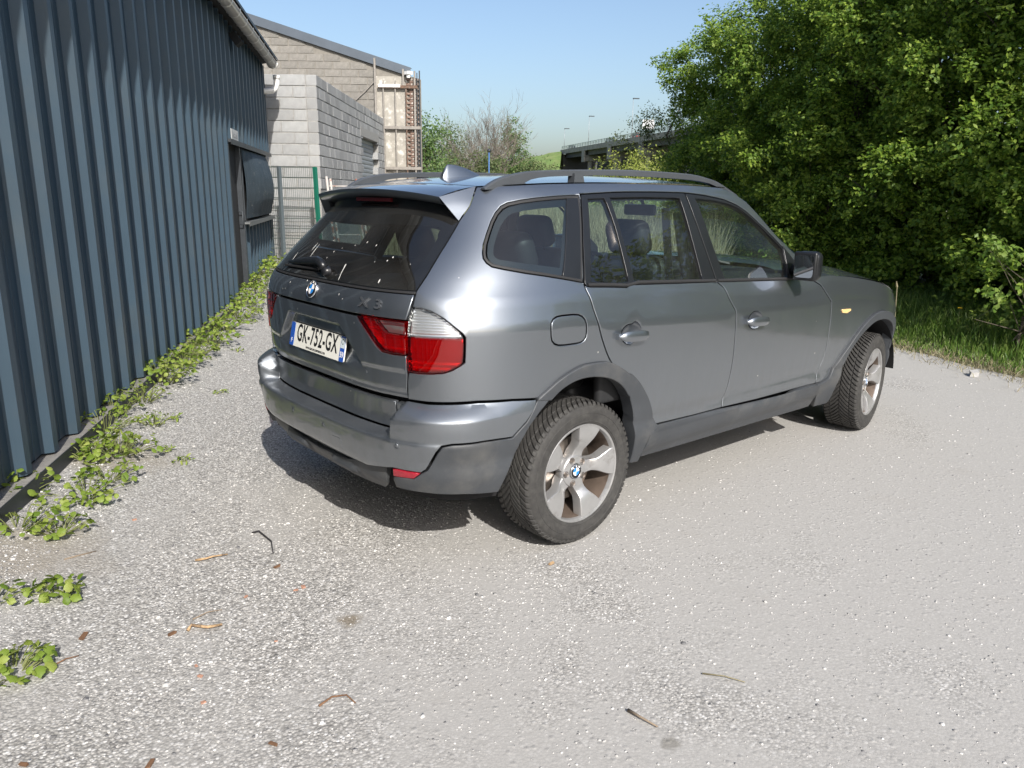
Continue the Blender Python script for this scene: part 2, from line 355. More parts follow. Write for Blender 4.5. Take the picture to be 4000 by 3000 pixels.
for k in range(25):
    s = -5.4+.6*k
    b = MB(); b.grid([[W(s+ds, GO+(GR+.008)*math.cos(a), GH+(GR+.008)*math.sin(a)) for a in [math.pi*(1+j/12) for j in range(13)]] for ds in (-.032, .032)])
    b.grid([[W(s+ds, GO+GR+.008, GH), W(s+ds, GO+GR+.012, GH+.02)] for ds in (-.032, .032)]); b.build('gutter_clip', PVCW, gut, smooth=True)
b = MB(); b.tube([W(9.06, GO+(GR+.010)*math.cos(math.pi*(1+j/12)), GH+(GR+.010)*math.sin(math.pi*(1+j/12))) for j in range(13)], .014, 6); b.build('gutter_end', PVCW, gut, smooth=True)
MB().tube([W(9.30, .26, 3.50), W(9.30, .255, 3.40), W(9.28, .23, 3.33), W(9.24, .17, 3.28), W(9.20, .06, 3.27), W(9.20, -.1, 3.27)], .052, 12).build('downpipe', PVCW, shed, smooth=True)
MB().tube([W(9.30, .26, 3.56), W(9.30, .26, 3.49)], .060, 12).build('downpipe_socket', PVCW, shed, smooth=True)
# flood light under the eaves
fl = MB().box((0, 0, 0), (.20, .10, .16)).xf(Matrix.Translation(Vector(W(5.55, .13, 3.52))) @ Matrix.Rotation(R_(60), 4, 'Z') @ Matrix.Rotation(R_(-35), 4, 'X')); fl.build('flood_light', NEARBLACK, shed)
MB().tube([W(5.55, .0, 3.60), W(5.55, .12, 3.56)], .02, 6).build('flood_light_bracket', NEARBLACK, shed)
# door
wbox(MB(), 4.84, 5.66, -.06, -.045, .06, 2.14).build('door', CLAD, shed); dr = bpy.data.objects['door']
for a, c in ((4.86, 5.2), (5.22, 5.64)): wbox(MB(), a, c, -.045, -.035, .12, 2.08).build('door_panel', CLAD, dr)
MB().tube([W(5.58, -.03, 1.06), W(5.58, .05, 1.06), W(5.58, .05, 1.24), W(5.58, -.03, 1.24)], .010, 6).build('door_handle', STEEL, dr, smooth=True)
wbox(MB(), 5.655, 5.72, -.05, .055, .05, 2.16).build('door_post', STEEL, shed); wbox(MB(), 4.80, 4.835, -.05, .045, .05, 2.16).build('door_post', STEEL, shed)
b = wbox(MB(), 4.78, 9.32, -.01, .085, 2.150, 2.190); wbox(b, 4.78, 9.32, .086, .090, 2.125, 2.192); b.build('lintel_flashing', STEEL, shed)
# sign over the door
sg_ = wbox(MB(), 5.02, 5.60, .050, .062, 2.195, 2.335).build('shed_sign', mat('sign_white', (.62, .62, .60), .5, var=(8, .12)), shed)
text_mesh('Accueil', .125, sg_, mat('sign_grey_ink', (.28, .29, .31), .6), frame4(Vector(W(5.31, .0635, 2.262)), WD, (0, 0, 1)), 'sign_lettering', sx=1.15, ext=.0004)
def sstep_(a, b_, x):
    t = min(1, max(0, (x-a)/(b_-a))); return t*t*(3-2*t)
# window with the bulging ribbed shutter
wbox(MB(), 5.75, 9.05, -.03, -.02, 1.08, 2.13).build('window_pane', mat('dusty_dark_glass', (.03, .035, .04), .15, var=(4, .3)), shed)
for a in (5.80, 6.0): wbox(MB(), a, a+.035, -.02, .03, 1.1, 2.13).build('window_frame', PVC if a < 5.9 else STEEL, shed)
rows = []
pf = [(.035,2.125),(.055,2.08),(.085,2.00),(.125,1.88),(.158,1.76),(.175,1.64),(.178,1.52),(.165,1.40),(.135,1.29),(.105,1.20),(.090,1.13)]
for k in range(260):
    s = 6.02+2.75*k/259; d = .011*math.cos(2*math.pi*s/.0765); kb = .30+.55*sstep_(6.0, 7.4, s); rows.append([W(s, .02+(o-.02)*kb+d, h) for o, h in pf])
MB().grid(rows).build('ribbed_shutter', CLAD2, shed, smooth=True)
b = wbox(MB(), 5.70, 8.95, .0, .12, 1.06, 1.085); wbox(b, 5.70, 8.95, .121, .126, 1.03, 1.092); b.build('window_ledge', mat('worn_grey_steel', (.17, .18, .18), .5, .3, var=(9, .25)), shed)

# ------------------------------------------------------------------ breeze-block workshop beyond the shed
E2 = Vector((math.cos(R_(50.9)), math.sin(R_(50.9)), 0)); E1 = Vector((-E2.y, E2.x, 0))      # along the side wall / along the front wall to the left
BC = Vector((4.87, 11.09, 0)); BTOP = 3.655
BLOCK = mat('new_breeze_block', (.325, .33, .33), .93, var=(7, .12), rand=.15, bump=(110, .9, .008), col2=((.29, .285, .275), 3.0, .5, .8)); MORT = mat('mortar', (.31, .305, .29), .95, var=(20, .2), bump=(90, .6, .01))
OLDB = mat('old_stained_block', (.245, .232, .21), .95, var=(5, .25), rand=.10, bump=(90, .9, .012), col2=((.13, .125, .11), 2.0, .46, .75)); OLDM = mat('old_mortar', (.22, .205, .18), .95, var=(12, .2))
PALE = mat('flaking_render', (.36, .34, .30), .95, var=(5, .2), col2=((.58, .56, .52), 4.0, .52, .62), bump=(40, .6, .01))
BRICK = mat('old_brick', (.22, .150, .12), .95, var=(9, .25), rand=.2, col2=((.46, .44, .40), 5, .46, .58))
ZINC = mat('slate_zinc_flashing', (.105, .125, .15), .4, .5, var=(2, .12)); WOODY = mat('weathered_timber', (.27, .25, .225), .85, var=(14, .25)); RUST = mat('rusty_steel', (.16, .10, .07), .8, .3, var=(15, .35), col2=((.28, .25, .22), 9, .5, .7))
def block_mesh(nm, l, h, w, m_, bev=.006):
    bm = bmesh.new(); bmesh.ops.create_cube(bm, size=1)
    for v in bm.verts: v.co = Vector((v.co.x*l, v.co.y*w, v.co.z*h))
    bmesh.ops.bevel(bm, geom=list(bm.edges), offset=bev, segments=1, affect='EDGES'); me = bpy.data.meshes.new(nm); bm.to_mesh(me); bm.free(); me.materials.append(m_); return me
def lay(parent, me, org, dirv, z0, z1, length, course=.21, step=.50, out=(0, 0, 0), skip=None, cut=None, nm='block', jit=.004, half=True):
    """courses of blocks in running bond; each block an object"""
    ang = math.atan2(dirv.y, dirv.x); n = 0; row = 0; z = z1-course/2
    while z > z0:
        off = 0 if row % 2 == 0 else -step/2; t = off
        while t < length-.02:
            a, c = max(0, t), min(length, t+step)
            if c-a > .12:
                l = c-a-random.uniform(.010, .020); mid = (a+c)/2
                if not (skip and skip(mid, z)):
                    o = bpy.data.objects.new(nm, me); q = org+dirv*mid+Vector(out)
                    o.location = (q.x+random.uniform(-jit, jit), q.y+random.uniform(-jit, jit), z+random.uniform(-.002, .002)); o.rotation_euler = (random.uniform(-.006, .006), random.uniform(-.006, .006), ang+random.uniform(-.006, .006))
                    o.scale = (l/(step-.010), 1, random.uniform(.955, .99)); link(o, parent); n += 1
            t += step
        z -= course; row += 1
    return n
shop = empty('block_workshop'); tag(shop, 'unfinished grey breeze-block workshop with a roller door in its side', 'building')
bme = block_mesh('block', .49, .198, .20, BLOCK)
din = E2*.10; dn2 = -E1*-.10
def sk_side(t, z): return 5.0 < t < 7.95 and 0 < z < 2.88+.22
n1 = lay(shop, bme, BC+E1*.10, E2, 1.55, BTOP, 9.2, skip=sk_side)
n2 = lay(shop, bme, BC+E2*.10+E1*.205, E1, .75, BTOP, 1.6)
c0 = BC+E1*.115+E2*.115
def wallbox(name, a, dirv, length, thick_dir, th, z0, z1, m_, parent):
    p = [a, a+dirv*length, a+dirv*length+thick_dir*th, a+thick_dir*th]; V = [(q.x, q.y, z0) for q in p]+[(q.x, q.y, z1) for q in p]
    o = mk(name, V, [(0,3,2,1),(4,5,6,7),(0,1,5,4),(1,2,6,5),(2,3,7,6),(3,0,4,7)], m_, parent)
    bm = bmesh.new(); bm.from_mesh(o.data); bmesh.ops.recalc_face_normals(bm, faces=bm.faces); bm.to_mesh(o.data); bm.free(); return o
for a, l, z0, z1 in ((0, 5.0, 0, BTOP-.02), (5.0, 2.95, 3.0, BTOP-.02), (7.95, 1.25, 0, BTOP-.02)): wallbox('mortar_bed', BC+E1*.012+E2*(a+.012), E2, l-.012, E1, .17, z0, z1, MORT, shop)
wallbox('mortar_bed', BC+E2*.012+E1*.19, E1, 1.6, E2, .17, 0, BTOP-.02, MORT, shop)
wallbox('lintel', BC+E1*-.004+E2*4.9, E2, 3.15, E1, .19, 2.88, 3.095, MORT, shop)
dp = BC+E1*.16+E2*5.0
for k in range(13):
    h = 2.88-.11*k; b = MB(); pr = [(0, h), (-.012, h-.02), (-.016, h-.055), (-.012, h-.09), (0, h-.108)]; rows = []
    for t in (0, 2.95):
        rows.append([tuple(dp+E2*t+E1*-o+Vector((0, 0, z))) for o, z in [(-a_, z_) for a_, z_ in pr]])
    MB().grid(rows).build('roller_door_slat', mat('roller_door_grey', (.26, .29, .31), .5, .2, rand=.08) if k == 0 else bpy.data.materials['roller_door_grey'], shop)
wallbox('roller_door_back', dp+E1*.03, E2, 2.95, E1, .02, 0, 2.9, NEARBLACK, shop)
wallbox('gable_cavity', BC+E2*.30+E1*.30, E2, 8.8, E1, 2, 0, 3.3, NEARBLACK, shop)
# ------------------------------------------------------------------ old warehouse gable behind
ware = empty('old_warehouse'); tag(ware, 'old stained block warehouse gable with a sloping zinc roof edge', 'building')
GC = Vector((11.75, 17.78, 0))
def rooft(t): return 4.97+((t if t < 8.5 else 17-t)-.5)*(6.31-4.97)/(4.95-.5)
ome = block_mesh('old_block', .49, .205, .16, OLDB, .005)
lay(ware, ome, GC+E2*.10+E1*1.36, E1, 2.6, 6.8, 4.9, course=.215, step=.52, nm='old_block', jit=.006, skip=lambda t, z: z+.10 > rooft(t+1.36))
V = []
b = MB(); rows = [[tuple(GC+E1*t+E2*.035+Vector((0, 0, z))) for z in (0, rooft(t)-.0)] for t in (0, .5, 2, 4, 6.4, 8.5, 16.5)]
b.grid(rows); b.build('gable_wall', OLDM, ware)
wallbox('render_bay', GC+E1*.42+E2*.008, E1, .94, E2, .03, 0, 4.90, PALE, ware)
brm = block_mesh('brick', .20, .058, .10, BRICK, .003)
lay(ware, brm, GC+E2*.03+E1*.04, E1, 2.3, 4.85, .42, course=.068, step=.21, nm='brick', jit=.003)
rows = [[tuple(GC+E1*t+E2*o+Vector((0, 0, rooft(t)+dz))) for o, dz in ((.10, -.02), (-.06, -.02), (-.06, .24), (.4, .26))] for t in (.30, 3, 6.6, 8.5, 16.7)]
MB().grid(rows).build('roof_edge', ZINC, ware)
for t, h0, h1, w_, m_ in ((1.35, 1.5, 5.40, .055, WOODY), (.50, 4.60, 5.10, .055, WOODY), (.16, 1.5, 5.05, .05, WOODY), (.02, 1.5, 5.06, .035, STEEL), (1.12, 1.5, 4.77, .032, WOODY), (.76, 1.5, 4.77, .030, WOODY), (.43, 1.5, 4.63, .035, RUST), (.10, 1.5, 5.0, .025, STEEL)):
    wallbox('steel_upright' if m_ is not WOODY else 'timber_upright', GC+E1*t-E2*.10, E1, w_, E2, .05, h0, h1, m_, ware)
for t0, t1, h, m_ in ((.10, 1.30, 4.55, RUST), (.02, 1.12, 3.37, WOODY), (.02, 1.12, 2.17, WOODY)): wallbox('cross_beam', GC+E1*t0-E2*.12, E1, t1-t0, E2, .06, h, h+.085, m_, ware)
wallbox('pale_cross_beam', GC+E1*.62-E2*.14, E1, .66, E2, .02, 4.575, 4.66, PVCW, ware)
MB().tube([tuple(GC+E1*t-E2*.03+Vector((0, 0, z))) for t, z in ((2.05, 4.15), (1.7, 4.45), (1.4, 4.75))], .015, 6).build('cable_conduit', WOODY, ware)
cb = MB(); cq = GC+E1*.36-E2*.16; cb.box((cq.x, cq.y, 4.98), (.18, .18, .09)); cb.lathe([(.0, -.14), (.05, -.13), (.065, -.09), (.06, -.04), (.075, -.02)], 12, 'z', (cq.x, cq.y, 4.97)); cb.build('dome_camera', PVCW, ware, smooth=True, sharp=40)

# ------------------------------------------------------------------ wire fence, barrier
GREENM = mat('green_powder_coat', (.012, .13, .085), .4); GREYP = mat('grey_post_coat', (.09, .11, .12), .45); WIRE = mat('grey_green_wire', (.12, .15, .14), .5, .4)
fence = empty('mesh_fence'); tag(fence, 'rigid wire mesh fence with leaning grey and green posts by the block wall', 'fence')
fb = BC-E2*.55
p1t, p1b, p2t, p2b = Vector((3.861, 10.717, 1.95)), Vector((3.72, 10.41, .20)), Vector((4.357, 10.295, 1.95)), Vector((4.28, 10.06, .20))
for a, c, m_, l in ((p1b, p1t, GREYP, 1.0), (p2b, p2t, GREENM, 1.0)):
    b = MB(); d = (c-a); R = d.to_track_quat('Z', 'Y').to_matrix(); b.box((a+c)/2, (.06, .06, d.length), R @ Matrix.Rotation(R_(40), 3, 'Z')); b.build('fence_post', m_, fence)
b = MB(); a0 = Vector((3.62, 10.95, .22)); 
def fpt(t, z): 
    base = Vector((3.55, 10.99, 0)).lerp(Vector((4.36, 10.30, 0)), t); return Vector((base.x, base.y, z))
for k in range(32): b.tube([fpt(k/31, .25), fpt(k/31, 1.96)], .0038, 4)
for k in range(10):
    z = .30+.182*k
    for dz in (0, .012): b.tube([fpt(0, z+dz), fpt(1, z+dz)], .0045, 4)
tag(b.build('wire_mesh', WIRE, fence), kind='stuff')
bar = empty('site_barrier'); tag(bar, 'rusty red and white tubular barrier leaning at the block wall', 'barrier')
RW = mat('chipped_red_white', (.48, .45, .42), .6, col2=((.26, .10, .065), 7, .5, .58))
for q, nm in (((4.93, 10.97, 1.80), 'barrier_leg'), ((4.985, 10.92, 1.76), 'barrier_leg'), ((5.36, 10.59, 1.76), 'barrier_leg'), ((5.41, 10.54, 1.70), 'barrier_leg')):
    MB().tube([q, (q[0]+.03, q[1]-.09, .9), (q[0]+.06, q[1]-.2, .25)], .024, 8).build(nm, RW, bar, smooth=True)
for z in (1.62, 1.35, .7): MB().tube([(4.96, 10.92, z), (5.40, 10.54, z)], .014, 6).build('barrier_rail', RW, bar)
b = MB()
for k in range(12): b.tube([(4.97+.42*k/12, 10.90-.36*k/12, .7), (4.97+.42*k/12, 10.90-.36*k/12, 1.62)], .004, 4)
tag(b.build('barrier_wires', WIRE, bar), kind='stuff')

# ------------------------------------------------------------------ road bridge
BCON = mat('bridge_concrete', (.26, .25, .24), .9, var=(.8, .2), col2=((.12, .12, .12), .5, .5, .75)); BDARK = mat('bridge_shaded_concrete', (.085, .088, .092), .9, var=(.5, .2)); BRAIL = mat('pale_green_steel', (.42, .47, .46), .5, .2)  # the dark copy of the concrete has the under-deck shade in its colour
bridge = empty('road_bridge'); tag(bridge, 'concrete road bridge on round piers with a pale steel railing', 'bridge')
d0, d1 = Vector((171.7, 177.4, 0)), Vector((134.2, 107.7, 0)); bd = (d1-d0).normalized(); bn = Vector((-bd.y, bd.x, 0)); BL = 150
if bn.dot(CAM-d0) < 0: bn = -bn
def bbox_(nm, t0, t1, o0, o1, z0, z1, m_):
    p = [d0+bd*t0+bn*o0, d0+bd*t1+bn*o0, d0+bd*t1+bn*o1, d0+bd*t0+bn*o1]; return MB().add([(q.x, q.y, z0) for q in p]+[(q.x, q.y, z1) for q in p], [(0,3,2,1),(4,5,6,7),(0,1,5,4),(1,2,6,5),(2,3,7,6),(3,0,4,7)]).build(nm, m_, bridge)
bbox_('bridge_deck', -1, BL, -11, 0, 12.9, 13.9, BCON); bbox_('edge_beam', -1.2, BL, 0.01, .5, 12.75, 14.0, BCON)
for k in range(7):
    t0 = 1+22*k
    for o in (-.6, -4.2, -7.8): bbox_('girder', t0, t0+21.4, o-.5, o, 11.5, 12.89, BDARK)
    bbox_('pier_cap', t0+21.0, t0+22.8, -10.5, .2, 9.9, 11.49, BCON)
    bbox_('cap_cheek', t0+20.7, t0+23.1, .21, .6, 9.7, 12.74, BCON)
    for o in (-1.6, -8.6):
        q = d0+bd*(t0+21.9)+bn*o; MB().tube([(q.x, q.y, 0), (q.x, q.y, 9.9)], .62, 14).build('pier', BCON, bridge, smooth=True, sharp=40)
bbox_('abutment', -3, .6, -11, .1, 0, 12.7, BDARK); bbox_('shade_backing_wall', -30, BL, -16, -14, 0, 12.5, BDARK)  # long wall behind the piers is added, a dark stand-in for under-deck shade
for k in range(58):
    t = k*2.4; q = d0+bd*t+bn*.3; MB().box((q.x, q.y, 14.5), (.15, .15, 1.0)).build('railing_post', BRAIL, bridge)
for z in (14.95, 14.62, 14.32): 
    a, c = d0+bd*0+bn*.3, d0+bd*BL+bn*.3; MB().tube([(a.x, a.y, z), (c.x, c.y, z)], .11 if z > 14.9 else .065, 5).build('railing_bar', BRAIL, bridge)
BLG = mat('galvanised_lamp', (.33, .36, .38), .5, .4)
for i, (x, y, z0, z1, lab) in enumerate(((171.6, 176.8, 14, 20.2, 'grey street lamp at the left end of the bridge'), (162.8, 157.9, 14, 22.1, 'grey street lamp on the bridge above the dark car'), (146.4, 127.5, 14, 23.2, 'grey street lamp on the bridge nearest the tall bushes'), (215, 262, 9, 17.0, 'tiny grey street lamp on the road behind the embankment'))):
    l = empty('street_lamp', (x, y, z0)); tag(l, lab, 'lamp', 'street lamps along the bridge road')
    MB().tube([(0, 0, 0), (0, 0, z1-z0)], [.10, .055], 8).build('lamp_post', BLG, l, smooth=True)
    hd = bn*-1; MB().box((hd.x*.7, hd.y*.7, z1-z0+.05), (1.5, .55, .2), Matrix.Rotation(math.atan2(hd.y, hd.x), 3, 'Z')).build('lamp_head', STEEL, l)
lp = empty('street_lamp', (43.3, 53.8, .3)); tag(lp, 'slim blue lamp post standing in front of the bare tree', 'lamp')
MB().tube([(0, 0, 0), (0, 0, 4.6)], .055, 8).build('lamp_post', mat('blue_lamp_paint', (.05, .14, .34), .5), lp, smooth=True); MB().lathe([(.0, 4.95), (.16, 4.86), (.2, 4.72), (.07, 4.6)], 12, 'z').build('lamp_globe', STEEL, lp, smooth=True)
def far_car(nm, q, ang, col, lab):
    c = empty(nm, q, ang); tag(c, lab, 'car', 'cars crossing the bridge')
    pm = mat(nm+'_paint', col, .3, .3, coat=.5); gm = bpy.data.materials['dusty_dark_glass']
    MB().prism([(-2.1,.35),(2.1,.35),(2.15,.75),(1.3,.9),(-2.1,.95)], 1, -.85, .85).build('car_body', pm, c)
    MB().prism([(-1.9,.95),(1.0,.9),(.5,1.42),(-1.5,1.45)], 1, -.72, .72).build('car_windows', gm, c); MB().box((-.5, 0, 1.46), (2.0, 1.35, .05)).build('car_roof', pm, c)
    for x in (-1.3, 1.3):
        for y in (-.8, .8): MB().lathe([(.0, -.1), (.32, -.1), (.32, .1), (.0, .1)], 14, 'y', (x, y, .32)).build('wheel', NEARBLACK, c)
    for y in (-.65, .65): MB().box((-2.12, y, .8), (.05, .3, .15)).build('tail_lamp', REDB, c)
REDB = mat('bright_red', (.55, .02, .02), .3)
ba = math.atan2(bd.y, bd.x)
q = d0+bd*37-bn*2.6; far_car('bridge_car', (q.x, q.y, 13.9), ba, (.02, .025, .03), 'dark estate car crossing the bridge')
q = d0+bd*1-bn*2.6; far_car('bridge_car', (q.x, q.y, 13.9), ba, (.03, .03, .03), 'small dark car with red lamps at the left end of the bridge')
q = d0+bd*56-bn*2.6; far_car('bridge_car', (q.x, q.y, 13.9), ba, (.4, .05, .04), 'red car on the bridge nearest the tall bushes')
sgn = empty('road_sign', (140.5, 117.5, 13.9)); tag(sgn, 'white rectangular road sign on the bridge half hidden by leaves', 'sign')
SR = Matrix.Rotation(R_(-40.5), 3, 'Z'); MB().box((0, 0, 2.6), (2.6, .12, 2.0), SR).build('sign_board', mat('sign_pale', (.75, .76, .78), .4), sgn); 
for dx in (-.9, .9): q = SR @ Vector((dx, .1, 0)); MB().tube([(q.x, q.y, 0), (q.x, q.y, 1.6)], .08, 6).build('sign_leg', STEEL, sgn)
for dz in (3.1, 2.3): 
    MB().box(SR @ Vector((0, -.07, 0))+Vector((0, 0, dz)), (2.2, .01, .10), SR).build('sign_line', NEARBLACK, sgn)
# ------------------------------------------------------------------ plants
def leaf_mat(name, c1, c2, c3, trans=.35, rough=.5):
    """each leaf its own shade between three greens"""
    m, t, out = nt(name); N = t.nodes; L = t.links
    g = N.new('ShaderNodeNewGeometry'); cr = N.new('ShaderNodeValToRGB'); e = cr.color_ramp.elements; e[0].color = (*c1, 1); e[1].color = (*c3, 1); k = e.new(.55); k.color = (*c2, 1)
    L.new(g.outputs['Random Per Island'], cr.inputs[0])
    b = N.new('ShaderNodeBsdfPrincipled'); b.inputs['Roughness'].default_value = rough; b.inputs['Specular IOR Level'].default_value = .35; L.new(cr.outputs[0], b.inputs['Base Color'])
    tr = N.new('ShaderNodeBsdfTranslucent'); L.new(cr.outputs[0], tr.inputs[0]); ms = N.new('ShaderNodeMixShader'); ms.inputs[0].default_value = trans
    L.new(b.outputs[0], ms.inputs[1]); L.new(tr.outputs[0], ms.inputs[2]); L.new(ms.outputs[0], out.inputs[0]); return m
def unit(v): return v/np.maximum(1e-9, np.linalg.norm(v, axis=-1, keepdims=True))
def leaves(C, N0, size, wid=.5, spread=.9, fold=.18):
    """C: centres; N0: facing; returns verts and quads of folded leaves (two quads along the midrib)"""
    n = len(C); nn = unit(N0+RNG.normal(0, spread, (n, 3))); a = unit(np.cross(nn, RNG.normal(0, 1, (n, 3)))); b = np.cross(nn, a); L = (size*RNG.uniform(.65, 1.3, n))[:, None]
    v0 = C; v1 = C+a*L*.5+b*L*wid*.5+nn*L*fold*.5; v2 = C+a*L; v3 = C+a*L*.5-b*L*wid*.5+nn*L*fold*.5
    V = np.stack([v0, v1, v2, v3], 1).reshape(-1, 3); i = np.arange(n)*4
    F = np.concatenate([np.stack([i, i+1, i+2], 1), np.stack([i, i+2, i+3], 1)], 0); return V, F
BARK = mat('bark', (.11, .09, .07), .9, var=(12, .3), bump=(60, .6, .01))
LEAFA = leaf_mat('hawthorn_leaf', (.075, .155, .018), (.18, .285, .033), (.31, .41, .062), trans=.46)
LEAFB = leaf_mat('young_leaf', (.10, .19, .03), (.18, .28, .05), (.28, .36, .09), trans=.4)
LEAFY = leaf_mat('spring_yellow_leaf', (.17, .22, .035), (.26, .30, .06), (.34, .37, .10), trans=.4)
LEAFF = leaf_mat('distant_leaf', (.05, .11, .025), (.10, .17, .05), (.17, .24, .08), trans=.3)
LEAFD = leaf_mat('greyish_leaf', (.05, .09, .03), (.10, .135, .045), (.17, .19, .09), trans=.3)
def tree(name, base, blobs, nclus, per, lsize, lmat, label, cat='tree', group=None, trunk=.12, limbs=26, crad=.26, seed=1, wid=.5, front=None, ntr=1):
    """blobs: (centre offset, radii) that make up an uneven crown; leaves grow in sprays around twig ends"""
    rng = np.random.default_rng(seed); root = empty(name, base); tag(root, label, cat, group)
    P0 = []; Nn = []
    wts = np.array([b_[1][0]*b_[1][1]*b_[1][2] for b_ in blobs]); wts = wts**.75; wts /= wts.sum()
    for bi, (c, r) in enumerate(blobs):
        k = max(3, int(nclus*wts[bi])); d = unit(rng.normal(0, 1, (k, 3))); rad = (rng.uniform(.12, 1, k)**(1/2.6))[:, None]*(1+.16*np.sin(d[:, :1]*5+seed)*np.cos(d[:, 2:]*4))
        P0.append(np.array(c)+d*rad*np.array(r)); Nn.append(d)
    P0 = np.concatenate(P0); Nn = np.concatenate(Nn); keep = P0[:, 2] > .15
    if front is not None:        # crown facing away into the thicket stays thin
        tc_ = np.array([CAM.x-base[0], CAM.y-base[1], 0]); tc_ /= np.linalg.norm(tc_); rel = P0-np.array([0, 0, 1])*P0[:, 2:]; keep &= (rel@tc_ > front+rng.normal(0, .25, len(P0)))
    P0 = P0[keep]; Nn = Nn[keep]
    # each spray: a short twig direction, leaves along it
    td = unit(Nn*.7+rng.normal(0, .5, Nn.shape)+np.array([0, 0, .35])); t = rng.uniform(-.3, 1, (len(P0), per, 1))
    C = P0[:, None]+td[:, None]*t*crad*1.3+rng.normal(0, crad*.36, (len(P0), per, 3)); Nl = np.repeat(unit(Nn)[:, None]*.55+np.array([-.18, -.35, .5]), per, 1)
    global RNG
    RNG = rng
    V, F = leaves(C.reshape(-1, 3), Nl.reshape(-1, 3), lsize, wid, .6); mk('crown', V, F, lmat, root)
    b = MB(); cen = np.mean([c for c, r in blobs], 0); top = max(c[2] for c, r in blobs)
    for q in range(ntr):
        off = rng.normal(0, .22 if ntr > 1 else 0, 2); lean = rng.normal(0, .12, 2)
        pts = [(off[0], off[1], -.1), (off[0]+lean[0], off[1]+lean[1], top*.3), (cen[0]*.6+off[0]+lean[0]*2, cen[1]*.6+off[1]+lean[1]*2, top*.65), (cen[0]+off[0], cen[1]+off[1], top*.95)]
        b.tube(pts, [trunk, trunk*.8, trunk*.5, trunk*.15], 7)
    sel = rng.choice(len(P0), min(limbs, len(P0)), replace=False)
    b.build('trunk', BARK, root, smooth=True)
    lb = MB()
    for i in sel:
        e = P0[i]; h = max(.3, min(top*.8, e[2]*.62)); s = np.array([cen[0]*.4*h/top, cen[1]*.4*h/top, h*.8]); m_ = (s+e)/2+rng.normal(0, .12, 3); lb.tube([s, m_, e, e+td[i]*crad], [trunk*.34, trunk*.2, trunk*.09, trunk*.05], 5)
    lb.build('limbs', BARK, root, smooth=True)
    return root
def bush(name, base, blobs, nb, sprays, per, lsize, lmat, label, group=None, seed=1, front=None, brad=.34, trunk=.035, limbs=46, ntr=4):
    """dense bush: boughs stand out from the crown, each a tuft of leafy sprays lit on its outer side"""
    rng = np.random.default_rng(seed); root = empty(name, base); tag(root, label, 'bush', group)
    P0 = []; Nn = []; wts = np.array([b_[1][0]*b_[1][1] for b_ in blobs]); wts /= wts.sum()
    for (c, r), w_ in zip(blobs, wts):
        k = max(3, int(nb*w_)); d = unit(rng.normal(0, 1, (k, 3))); rad = rng.uniform(.35, 1.0, (k, 1))**.4*(1+.20*np.sin(d[:, :1]*4+seed+c[2])*np.cos(d[:, 2:]*3.3+seed)); P0.append(np.array(c)+d*rad*np.array(r)); Nn.append(d)
    P0 = np.concatenate(P0); Nn = np.concatenate(Nn); keep = P0[:, 2] > .12
    if front is not None:
        tc_ = np.array([CAM.x-base[0], CAM.y-base[1], 0]); tc_ /= np.linalg.norm(tc_); keep &= (P0[:, :2]@tc_[:2] > front+rng.normal(0, .25, len(P0)))
    P0 = P0[keep]; Nn = Nn[keep]; n = len(P0)
    bd_ = unit(Nn*1.0+rng.normal(0, .35, Nn.shape)+np.array([-.05, -.1, .25]))           # bough direction
    size = brad*rng.uniform(.55, 1.35, (n, 1, 1))
    q = rng.normal(0, 1, (n, sprays, 3)); q = unit(q)*rng.uniform(.2, 1, (n, sprays, 1))**.5; fl = (q*bd_[:, None]).sum(-1, keepdims=True); q = q-bd_[:, None]*np.minimum(fl, 0)*1.3      # half dome of sprays
    S = P0[:, None]+q*size*np.array([1, 1, .72]); sd = unit(q*.8+bd_[:, None]*.5+np.array([0, 0, .35]))
    t = rng.uniform(-.15, 1, (n, sprays, per, 1)); C = S[:, :, None]+sd[:, :, None]*t*.13+rng.normal(0, .030, (n, sprays, per, 3))
    Nl = np.repeat((sd*.55+np.array([-.14, -.34, .42]))[:, :, None], per, 2)
    global RNG
    RNG = rng
    V, F = leaves(C.reshape(-1, 3), Nl.reshape(-1, 3), lsize, .58, .42); mk('crown', V, F, lmat, root)
    b = MB(); top = max(c[2] for c, r in blobs); lb = MB()
    for k in range(ntr):
        o_ = rng.normal(0, .3, 2); l_ = rng.normal(0, .25, 2); b.tube([(o_[0], o_[1], -.1), (o_[0]+l_[0]*1.2, o_[1]-l_[1]*.6, top*.22), (o_[0]+l_[0]*.8, o_[1]+l_[1]*1.5, top*.45), (o_[0]+l_[0]*2.6, o_[1]+l_[1]*2.0, top*.9)], [trunk, trunk*.8, trunk*.5, trunk*.15], 7)
    for i in rng.choice(n, min(limbs, n), replace=False):
        e = P0[i]; s0 = np.array([0, 0, max(.2, e[2]*.62)]); lb.tube([s0, (s0+e)/2+rng.normal(0, .1, 3), e, e+bd_[i]*brad*.7], [trunk*.35, trunk*.22, trunk*.12, trunk*.06], 5)
    b.build('trunk', BARK, root, smooth=True); lb.build('limbs', BARK, root, smooth=True); return root
HG = 'tall leafy bushes edging the yard'
R3 = lambda a, b_, c: (a, b_, c)
